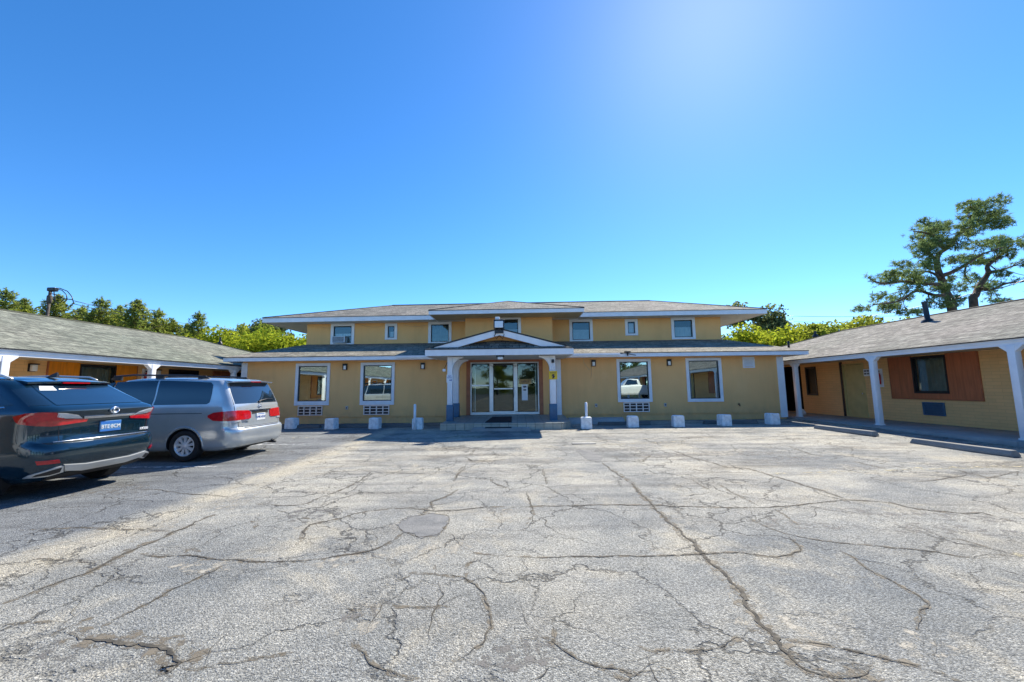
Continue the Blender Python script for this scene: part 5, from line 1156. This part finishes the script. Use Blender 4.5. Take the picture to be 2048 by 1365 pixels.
    px_ = S.pt(0, .88, 1).x
    mb = MB(); mb.bbox(px_-.02, px_+.014, -.16, .16, .80, .96, .006, 0); mb.box(px_+.013, px_+.0155, -.12, .12, .935, .952, 1)
    pl = mb.build('licence_plate', ['plate_white', 'plate_blue'], c); LOC[pl.name] = (0, 0, 0)
    text_mesh('lettering', 'LMK·4C62', .07, 'print_blue', pl, (px_+.0165, 0, .875), (0, 1, 0), (0, 0, 1))
    P_('bumper_pad', 'black_metal', lambda mb: S.patch(mb, q(('y', 0, .664), ('y', .35, .664), ('y', .62, .664)), q(('y', 0, .670), ('y', .35, .670), ('y', .62, .670)), .012, 1, both=True))
    P_('lower_bumper', 'dark_rubber', lambda mb: full(mb, .225, .262, .72, .75, .004))
    hx = S.pt(0, 1.115, 1).x+.012; mb = MB()
    mb.tube([(hx, .055*math.cos(a)*(1 if math.sin(a) > 0 else .85), 1.115+.045*math.sin(a)) for a in [2*math.pi*k/20 for k in range(21)]], .007, 6)
    mb.tube([(hx, -.03, 1.148), (hx, -.022, 1.085)], .007, 6); mb.tube([(hx, .03, 1.148), (hx, .022, 1.085)], .007, 6); mb.tube([(hx, -.025, 1.115), (hx, .025, 1.115)], .007, 6); mb.build('emblem', 'chrome', c)
    tx = S.pt(S.qy(.55, .80), .80, 1).x
    text_mesh('badge', 'ODYSSEY', .05, 'chrome', c, (tx+.004, -.53, .80), (.12, 1, 0), (0, 0, 1), .005)
    mb = MB(); n = 12; vs_ = []
    for i in range(n+1):
        y = -.72+1.44*i/n; k = 1-(y/.72)**2; bk = -.27-.05*(1-k); zt = 1.70+.015*k
        vs_ += [(bk-.36, y*.97, 1.735+.015*k), (bk-.08, y, zt+.012), (bk, y, zt-.005), (bk-.01, y, zt-.03), (bk-.16, y*.98, zt-.045)]
    mb.add(vs_, [(i*5+k, i*5+k+1, (i+1)*5+k+1, (i+1)*5+k) for i in range(n) for k in range(4)]+[(0, 1, 2, 3, 4), tuple(n*5+k for k in (4, 3, 2, 1, 0))], 0, True)
    sp = mb.build('spoiler', 'paint_silver', c, autosm=40); LOC[sp.name] = (0, 0, 0)
    mb = MB(); mb.box(-.29, -.268, -.18, .18, 1.683, 1.697); mb.build('brake_light', 'tail_red', sp)
    for sd_ in (-1, 1):
        mb = MB(); mb.tube([(-.85, sd_*.66, 1.74), (-.98, sd_*.67, 1.80), (-1.3, sd_*.675, 1.835), (-2.6, sd_*.675, 1.86), (-3.0, sd_*.66, 1.835), (-3.12, sd_*.65, 1.77)], .019, 8)
        for x in (-1.05, -2.0, -2.95): mb.bbox(x-.09, x+.09, sd_*.665-.022, sd_*.665+.022, 1.74, 1.83 if x > -1.5 else 1.85, .01)
        mb.build('roof_rail', 'black_metal', c)
    f_ = lambda y, z: S.pt2(-S.qy(y, z) if y < 0 else S.qy(y, z), z, 1, 'r')+Vector((.014, 0, .006))
    mb = MB(); mb.tube([f_(.02, 1.215), f_(.10, 1.245), f_(.34, 1.27), f_(.62, 1.265)], [.018, .014, .012, .008], 6); mb.lathe([(0, -.01), (.03, -.01), (.03, .012), (0, .02)], f_(.02, 1.215), 'x', 10); mb.build('wiper', 'black_metal', c)
    mb = MB(); mb.box(-1.50, -1.48, -.95, -.78, .16, .42); mb.build('mud_flap', 'dark_rubber', c) if False else None
    mb = MB(); mb.tube([(-.25, .55, .235), (-.05, .55, .225)], .03, 10); mb.build('exhaust', 'black_metal', c)
    return c
car2 = van(); place(car2, -5.98, 9.56, zg(9.5), 0)

# --- vehicles behind the viewer, seen only as reflections in the house windows: a white crossover and a white pickup
car3 = copy_tree(car1)
for o in [car3, *car3.children_recursive]:
    if o.type == 'MESH':
        for sl in o.material_slots:
            if sl.material and sl.material.name == 'paint_teal': sl.link = 'OBJECT'; sl.material = MATS['paint_white']
tag(car3, 'white crossover parked outside the frame, mirrored in the left house window', 'car'); place(car3, -7.4, -.7, .12, 0)
def pickup():
    c = local_thing('pickup_truck', 'white pickup truck parked outside the frame, mirrored in the right house window', 'truck')
    low = [(.45, .90, .06, .15, .12, .3), (.60, .97, .0, .02, .12, .4), (.95, .985, .0, .0, .12, .4), (1.10, .98, .0, .05, .12, .4), (1.24, .965, .02, .35, .12, .4), (1.28, .94, .05, .6, .12, .4)]
    S = Shell(low, 5.6, .03, .03); wx = (-1.15, -4.6); S.body('paint_white', c, wx, .44, .93)
    cabr = [(1.24, .94, 2.05, 1.55, .12, .3), (1.40, .90, 2.12, 1.9, .14, .3), (1.75, .82, 2.2, 2.3, .16, .3), (1.88, .75, 2.28, 2.5, .2, .3), (1.93, .55, 2.5, 2.75, .2, .25)]
    K = Shell(cabr, 5.6, .04, .03); K.body('paint_white', c, (), .4, .9, 'cab')
    for x in wx:
        for sd_ in (-1, 1): wheel(c, x, sd_*.85, .40, .26, sd_, .24, 6)
    for sd_ in (-1, 1):
        mb = MB(); K.patch(mb, Q(K, [('x', -2.42, 1.36), ('x', -3.6, 1.36)]), Q(K, [('x', -2.5, 1.80), ('x', -3.25, 1.80)]), .005, side=sd_); mb.build('side_window', 'car_glass', c)
        mb = MB(); S.patch(mb, Q(S, [('q', 1.1, .85), ('q', 1.9, .85)]), Q(S, [('q', 1.1, 1.2), ('q', 1.9, 1.2)]), .01, side=sd_); mb.build('tail_light', 'tail_red', c)
    mb = MB(); mb.box(-2.0, -.08, -.80, .80, 1.2805, 1.283); mb.build('bed', 'black_metal', c)
    return c
car4 = pickup(); place(car4, 14.6-1.2, -3.6, .25, 0)

# ------------------------------------------------------------------ trees
def limb(mb, pts, r0, r1, k=7): 
    P = [Vector(p) for p in pts]; Q_ = []
    for i in range(len(P)-1):                                      # smooth the traced limb
        a, b, c_, d = P[max(i-1, 0)], P[i], P[i+1], P[min(i+2, len(P)-1)]
        for s in range(3):
            t = s/3; Q_.append(.5*((2*b)+(c_-a)*t+(2*a-5*b+4*c_-d)*t*t+(3*b-a-3*c_+d)*t**3))
    Q_.append(P[-1]); n = len(Q_); mb.tube(Q_, [r0+(r1-r0)*i/(n-1) for i in range(n)], k)
    return Q_
def tuft(V, F, c, r, n, rg, w=.05, flat=.75):
    for _ in range(n):
        d = Vector((rg.gauss(0, 1), rg.gauss(0, 1), rg.gauss(.25, 1)*flat)).normalized(); s = d.cross(Vector((rg.uniform(-1, 1), rg.uniform(-1, 1), rg.uniform(-1, 1)))).normalized()*w*.5
        b = c+d*r*.12; t = c+d*r*rg.uniform(.7, 1.1); i = len(V); V += [(b+s)[:], (t+s*.3)[:], (t-s*.3)[:], (b-s)[:]]; F.append((i, i+1, i+2, i+3))
def leaf(V, F, c, s, rg):
    n = Vector((rg.gauss(0, 1), rg.gauss(0, 1), rg.gauss(.5, .8))).normalized(); a = n.cross(Vector((rg.uniform(-1, 1), rg.uniform(-1, 1), rg.uniform(-1, 1)))).normalized(); b = n.cross(a)
    i = len(V); V += [(c+a*s)[:], (c+b*s*.55)[:], (c-a*s)[:], (c-b*s*.55)[:]]; F.append((i, i+1, i+2, i+3))
def leaf_mesh(name, V, F, mat, parent, o):
    me = bpy.data.meshes.new(name); me.from_pydata([(v[0]-o[0], v[1]-o[1], v[2]-o[2]) for v in V], [], F); me.materials.append(MATS[mat]); ob = bpy.data.objects.new(name, me); COL.objects.link(ob); ob.parent = parent; return ob

# big umbrella shaped pines behind the right wing, limbs traced from the photograph at their real distance
def zp(x, y, Y): return at(1540+x/3.413, 380+y/3.413, Y)
def traced_pine(Y, base, limbs, clumps, label, seed, dens):
    rg = random.Random(seed); b = zp(*base, Y); root = thing('pine_tree', (b.x+.2, Y, zg(20)), label, 'tree', 'tall pines behind the right wing'); o = LOC[root.name]
    mb = MB(); tips = []
    for pts, r0, r1, dy in limbs:
        P = [zp(x, y, Y+dy*i/(len(pts)-1)) for i, (x, y) in enumerate(pts)]
        if pts[0] == base: P = [Vector((P[0].x+.25, Y, 0))]+P
        Q_ = limb(mb, P, r0, r1); tips += Q_[len(Q_)//3:] if pts[0] != base else Q_[-5:]
    V, F = [], []
    for t in tips:                                                   # sparse needles along the limbs fill the gaps between the pads
        for _ in range(5): tuft(V, F, t+Vector((rg.gauss(0, .18), rg.gauss(0, .18), rg.gauss(.08, .12))), rg.uniform(.14, .24), 14, rg, .03, .9)
    clumps = [(a+6, b+(26 if b < 160 else 10), c_*1.05, d*1.02) for a, b, c_, d in clumps]
    for cx, cy, rx, ry in clumps:
        c = zp(cx, cy, Y); sx = rx/3.413/FPX*Y; sz = ry/3.413/FPX*Y; sy = max(sx, sz)*.75; off = rg.uniform(-1.6, 1.6)
        n = int(dens*sx*sz*42)+14
        near = sorted(tips, key=lambda t: (t-c).length)[:4]
        if near: limb(mb, [near[0], near[0].lerp(c, .5)+Vector((0, off*.3, .1)), c+Vector((0, off, 0))], .028, .012, 5)
        for _ in range(n):
            while True:
                u = Vector((rg.uniform(-1, 1), rg.uniform(-1, 1), rg.uniform(-1, 1)))
                if u.length < 1: break
            u = u*(u.length**-.3 if u.length > .1 else 1)
            p = c+Vector((u.x*sx, u.y*sy+off, u.z*sz)); tuft(V, F, p, rg.uniform(.15, .27), 17, rg, .034, .9)
            if rg.random() < .16: mb.tube([c+Vector((0, off, -.05)), c.lerp(p, .5)+Vector((0, off*.5, -.06)), p], [.022, .014, .008], 4)
    mb.build('trunk', 'bark', root); leaf_mesh('crown', V, F, 'needles_dark', root, o)
    return root
T1 = (1242, 820)
traced_pine(25, T1, [([T1, (1205, 710), (1165, 600), (1140, 520), (1150, 440), (1225, 385), (1300, 290), (1390, 170), (1480, 95)], .26, .04, 1.5),
    ([(1190, 650), (1060, 640), (910, 625), (760, 640), (670, 600)], .12, .03, -2), ([(1205, 720), (1120, 720), (1000, 690), (880, 760), (700, 785)], .12, .03, -1.5), ([(1170, 590), (1260, 555), (1340, 510), (1450, 440), (1600, 390)], .14, .03, -1),
    ([(1140, 500), (1080, 420), (1020, 380), (950, 400)], .1, .03, 1), ([(1190, 410), (1120, 320), (1040, 290), (980, 285)], .1, .03, -1.5), ([(1290, 300), (1400, 250), (1500, 215), (1620, 180)], .1, .03, 1.5), ([(1160, 600), (1090, 560), (1000, 560), (880, 545)], .09, .03, 2), ([(1340, 510), (1330, 580), (1370, 640)], .06, .02, 0)],
    [(1520, 85, 85, 45), (1420, 100, 80, 40), (1300, 110, 70, 40), (1220, 140, 70, 35), (1170, 170, 50, 40), (1580, 200, 80, 40), (1480, 180, 90, 45), (1370, 180, 80, 45), (1270, 210, 90, 50), (1170, 230, 70, 45), (1540, 245, 70, 28), (1400, 260, 80, 40), (1300, 290, 90, 45), (1180, 310, 80, 50), (1080, 300, 70, 40), (1010, 300, 50, 30), (1100, 370, 90, 45), (1000, 380, 70, 40), (1230, 370, 70, 45), (950, 425, 50, 30), (1040, 440, 80, 40), (980, 475, 70, 30), (1100, 470, 60, 30),
     (700, 600, 55, 26), (790, 605, 70, 26), (880, 560, 75, 35), (970, 545, 70, 35), (1060, 570, 70, 40), (720, 640, 60, 22), (880, 640, 80, 30), (1010, 640, 80, 35), (860, 690, 70, 32), (960, 710, 80, 35), (1060, 700, 60, 35), (720, 780, 65, 25), (810, 785, 60, 25), (900, 770, 70, 35), (860, 830, 60, 30), (1000, 790, 80, 40), (1100, 780, 60, 40), (1260, 590, 40, 22), (1330, 445, 60, 30), (1160, 800, 50, 30), (1130, 640, 45, 35)],
    'tall crooked pine with open layered crown rising behind the right wing roof', 11, 3.0)
T2 = (1390, 800)
traced_pine(26.5, T2, [([T2, (1405, 720), (1440, 640), (1490, 570), (1485, 520), (1560, 460), (1640, 380)], .26, .06, 1), ([(1440, 675), (1520, 680), (1610, 640), (1740, 625)], .11, .04, -1), ([(1490, 560), (1590, 545), (1740, 490)], .09, .03, 1), ([(1440, 672), (1495, 688), (1512, 722), (1480, 765)], .045, .02, -1)],
    [(1570, 320, 80, 40), (1660, 310, 70, 40), (1720, 350, 60, 50), (1500, 360, 60, 35), (1600, 380, 90, 40), (1700, 410, 60, 35), (1480, 420, 70, 35), (1580, 440, 80, 30), (1690, 470, 70, 30), (1420, 470, 60, 30), (1340, 600, 45, 28), (1380, 640, 45, 28), (1680, 590, 60, 30), (1600, 620, 60, 26), (1720, 640, 50, 26), (1690, 710, 50, 18), (1560, 745, 50, 18), (1540, 570, 50, 25), (1640, 530, 60, 25)],
    'leaning pine at the right picture edge beside the taller crooked pine', 12, 3.2)

# conical young pines and broadleaf trees: one mesh of each kind, copied and scaled
def young_pine_mesh(seed, H, R, dens):
    rg = random.Random(seed); V, F = [], []; mb = MB(); mb.tube([(0, 0, 0), (.1, 0, H*.5), (0, .05, H*.97)], [.16, .11, .02], 7)
    z = H*.22
    while z < H*.98:
        k = (H-z)/(H*.8); L = R*min(1, k*1.25)**.8; nb = rg.randint(5, 7); a0 = rg.uniform(0, 6)
        for j in range(nb):
            a = a0+6.283*j/nb+rg.uniform(-.3, .3); l = L*rg.uniform(.65, 1.15); tip = Vector((math.cos(a)*l, math.sin(a)*l, z+l*rg.uniform(.25, .6)))
            s = Vector((0, 0, z)); mb.tube([s, s.lerp(tip, .5)+Vector((0, 0, -.06*l)), tip], [.045, .03, .012], 4)
            m_ = int(dens*(2+l*5))
            for q_ in range(m_):
                t = rg.uniform(.25, 1.0); p = s.lerp(tip, t)+Vector((rg.gauss(0, .14), rg.gauss(0, .14), rg.gauss(.04, .12)))*(.5+l*.4); tuft(V, F, p, rg.uniform(.22, .34), 9, rg, .075, .95)
        z += rg.uniform(.45, .65)*(.55+.5*k)
    for q_ in range(6): tuft(V, F, Vector((rg.gauss(0, .05), rg.gauss(0, .05), H*.97+q_*.06)), .2, 8, rg, .06, 1.6)
    return mb, V, F
def broad_mesh(seed, H, R, nl, ls, base=.12):
    rg = random.Random(seed); V, F = [], []; mb = MB(); mb.tube([(0, 0, 0), (.05, .05, H*.35), (0, 0, H*.6)], [.2, .15, .07], 7)
    cl = []
    for k in range(26):
        a = rg.uniform(0, 6.283); t = rg.uniform(base, .93); rr = R*math.sqrt(max(.05, 1-((t-.45)/.58)**2))*rg.uniform(.35, .95); c = Vector((math.cos(a)*rr, math.sin(a)*rr, H*t)); cl.append((c, rg.uniform(.45, .85)*R*.48))
        s = Vector((0, 0, H*min(t*.6, .55))); mb.tube([s, s.lerp(c, .5)+Vector((0, 0, .1)), c], [.05, .03, .012], 5)
    for c, r in cl:
        for _ in range(nl//26):
            u = Vector((rg.gauss(0, 1), rg.gauss(0, 1), rg.gauss(0, 1))).normalized()*(rg.random()**.4)*r*(1+.3*mnoise.noise(c+Vector((rg.random()*3, 0, 0)))); u.z *= .8
            leaf(V, F, c+u, ls*rg.uniform(.6, 1.3), rg)
    return mb, V, F
TREE = {}
def plant(kind, builder, mats, x, y, z, s, rot, name, label, group, sz=None):
    if kind not in TREE:
        mb, V, F = builder(); me1 = MB(); root = thing(name, (0, 0, 0), label, 'tree' if name != 'bush' else 'bush', group)
        mb.build('trunk', mats[0], root); leaf_mesh('crown', V, F, mats[1], root, (0, 0, 0)); TREE[kind] = root; r = root
    else: r = copy_tree(TREE[kind]); tag(r, label)
    r.location = (x, y, z); r.scale = (s, s, sz or s); r.rotation_euler = (0, 0, rot); return r
rt_ = random.Random(21)
GP, GB = 'young pines beyond the left wing', 'leafy trees beyond the wings'
def top(px, py, Y): p = at(px, py, Y); return p
# (photo x of the tip, photo y of the tip, distance, kind, label)
for i, (px, py, Y, kd, lb) in enumerate([(14, 578, 25, 0, 'young pine at the left picture edge above the left wing roof'), (50, 598, 27, 1, 'small pine just left of the utility pole'), (118, 590, 27, 1, 'pine directly behind the utility pole'), (165, 612, 30, 0, 'low pine right of the utility pole below the wires'),
      (205, 596, 30, 0, 'pine where the wires from the utility pole meet the crowns'), (278, 600, 31, 1, 'tallest pine in the middle of the left row'), (318, 618, 33, 0, 'pine right of the tallest one in the left row'), (240, 612, 33, 1, 'pine in the gap left of the tallest one in the left row'), (346, 640, 34, 1, 'short pine left of the isolated spire shaped pine'), (399, 624, 33, 0, 'isolated spire shaped pine above the far end of the left wing roof'), (375, 648, 37, 1, 'low dark pine left of the isolated spire')]):
    p = top(px, py, Y); H = p.z/10.0
    plant('pine%d' % kd, (lambda k=kd: young_pine_mesh(31+k, 10, 2.5+.5*k, 1.0)), ('bark', 'needles'), p.x, Y, 0, H, rt_.uniform(0, 6), 'pine_tree', lb, GP)
for px, py, Y, kd, s, lb in [(452, 652, 34, 'bright', 1.25, 'yellow green tree right of the isolated pine on the left'), (490, 662, 36, 'bright', 1.1, 'yellow green tree at the left edge of the house roof'), (430, 655, 38, 'mid', 1.1, 'green tree between the isolated pine and the yellow ones'), (588, 652, 33, 'bright', 1.15, 'bright yellow green tree under the left upper eave of the house'), (545, 668, 32, 'bright', 1.0, 'low bright tree between the dark tree and the left eave'), (535, 628, 42, 'dark', 1.2, 'dark green tree behind the yellow ones at the left end of the house'), (515, 640, 40, 'mid', 1.0, 'olive tree just left of the dark tree beyond the house'),
      (130, 626, 31, 'mid', 1.0, 'olive leafy tree under the utility pole'), (225, 624, 33, 'mid', 1.2, 'olive leafy tree between two pines on the left'), (300, 636, 34, 'mid', 1.1, 'olive leafy tree below the tallest left pine'), (350, 652, 36, 'mid', 1.0, 'olive leafy tree low above the left roof'), (30, 608, 27, 'mid', .9, 'olive leafy tree at the left picture edge'),
      (1500, 597, 40, 'dark', 1.45, 'tall dark tree behind the right upper eave of the house'), (1545, 620, 41, 'dark', 1.3, 'dark tree right of the tallest dark one behind the house'), (1575, 642, 42, 'mid', 1.1, 'olive tree at the right of the dark pair behind the house'), (1470, 648, 32, 'bright', 1.1, 'bright yellow green tree beside the right upper wall'), (1520, 650, 31, 'bright', 1.15, 'bright yellow green tree in front of the dark pair'), (1570, 664, 31, 'bright', 1.0, 'bright low tree above the right end of the lower roof'), (1608, 676, 30, 'mid', .9, 'small green tree beside the right wing hip'),
      (1650, 640, 29, 'mid', 1.0, 'leafy green tree above the far end of the right wing'), (1690, 632, 28, 'mid', 1.1, 'leafy green tree left of the crooked pine'), (1735, 638, 29, 'mid', 1.0, 'leafy green tree under the left limbs of the crooked pine'), (1790, 640, 29, 'mid', .9, 'leafy green tree behind the tall vent pipe')]:
    p = top(px, py, Y); H = 6.6
    mats = {'bright': ('bark_grey', 'leaves_bright'), 'mid': ('bark_grey', 'leaves_mid'), 'dark': ('bark_grey', 'leaves_dark')}[kd]
    sd = {'bright': 51, 'mid': 52, 'dark': 53}[kd]
    plant(kd, (lambda s=sd: broad_mesh(s, 6.6, 2.7, 7800, .13)), mats, p.x, Y, 0, s*1.0, rt_.uniform(0, 6), 'leafy_tree', lb, GB, p.z/6.75)

# ------------------------------------------------------------------ utility pole and wires
p = at(101, 580, 26); H = p.z
pole = thing('utility_pole', (p.x, 26, 0), 'wooden utility pole with looped service cables rising above the left wing roof', 'utility pole'); LOC[pole.name] = (p.x, 26, 0)
mb = MB(); mb.tube([(p.x, 26, 0), (p.x, 26, H-.1)], [.12, .08], 12); mb.build('pole', 'pole_wood', pole)
mb = MB(); mb.bbox(p.x-.12, p.x+.42, 25.85, 26.15, H-.12, H+.14, .06); mb.lathe([(0, 0), (.12, .02), (.14, .2), (.14, .5), (.10, .56), (0, .57)], (p.x+.25, 25.8, H-1.0), 'z', 14, 1); mb.lathe([(0, 0), (.05, .02), (.07, .1), (.03, .2), (0, .2)], (p.x+.3, 25.75, H-.4), 'z', 10, 1); mb.build('weatherhead', ['black_metal', 'pole_wood'], pole)
mb = MB(); A = lambda x, y: at(x, y, 25.8)
for l in ([(104, 577), (120, 577), (135, 583), (144, 594), (147, 606), (140, 615)], [(108, 577), (124, 581), (133, 590), (134, 600), (126, 606)], [(104, 588), (112, 590), (120, 595), (130, 598), (146, 600)], [(106, 598), (114, 606), (122, 605), (128, 598)], [(108, 584), (110, 600), (104, 612)]):
    mb.tube([A(*q_) for q_ in l], .028, 6)
mb.build('cable_loops', 'black_metal', pole)
def wire(name, pts, r, label):
    P = [at(x, y, Y) for x, y, Y in pts]; mb = MB(); Q_ = []
    for i in range(len(P)-1):
        for k in range(6): t = k/6; q_ = P[i].lerp(P[i+1], t); q_.z -= .12*math.sin(math.pi*t); Q_.append(q_)
    Q_.append(P[-1]); mb.tube(Q_, r, 5); c = Q_[0]
    one(name, mb, 'black_metal', tuple(c), label, 'overhead wire', 'overhead wires')
wire('overhead_wire', [(147, 602, 25.8), (360, 646, 44), (560, 668, 70)], .022, 'upper of two thin wires running right from the left utility pole')
wire('overhead_wire', [(147, 608, 25.8), (360, 652, 44), (560, 672, 70)], .02, 'lower of two thin wires running right from the left utility pole')
wire('overhead_wire', [(1560, 632, 48), (1800, 632, 48), (2048, 628, 48)], .025, 'upper thin wire crossing the sky between house and right pines')
wire('overhead_wire', [(1560, 643, 48), (1800, 644, 48), (2048, 642, 48)], .025, 'middle thin wire crossing the sky between house and right pines')
wire('overhead_wire', [(1570, 662, 40), (1720, 636, 30), (1960, 584, 22), (2070, 552, 20)], .022, 'thin wire rising to the right past the crooked pine')

# hedge line and far trees behind the viewer, which the house glass mirrors
for i, (x, y, k, s) in enumerate([(-20, -40, 'mid', 1.2), (-12, -44, 'dark', 1.3), (-4, -46, 'mid', 1.1), (4, -45, 'dark', 1.2), (12, -43, 'mid', 1.3), (20, -40, 'dark', 1.3)]):
    r = copy_tree(TREE[k]); tag(r, 'leafy tree far behind the viewer, seen only in the mirror of the house glass', 'tree', 'trees mirrored in the house glass'); r.location = (x, y, 0); r.scale = (s, s, s)
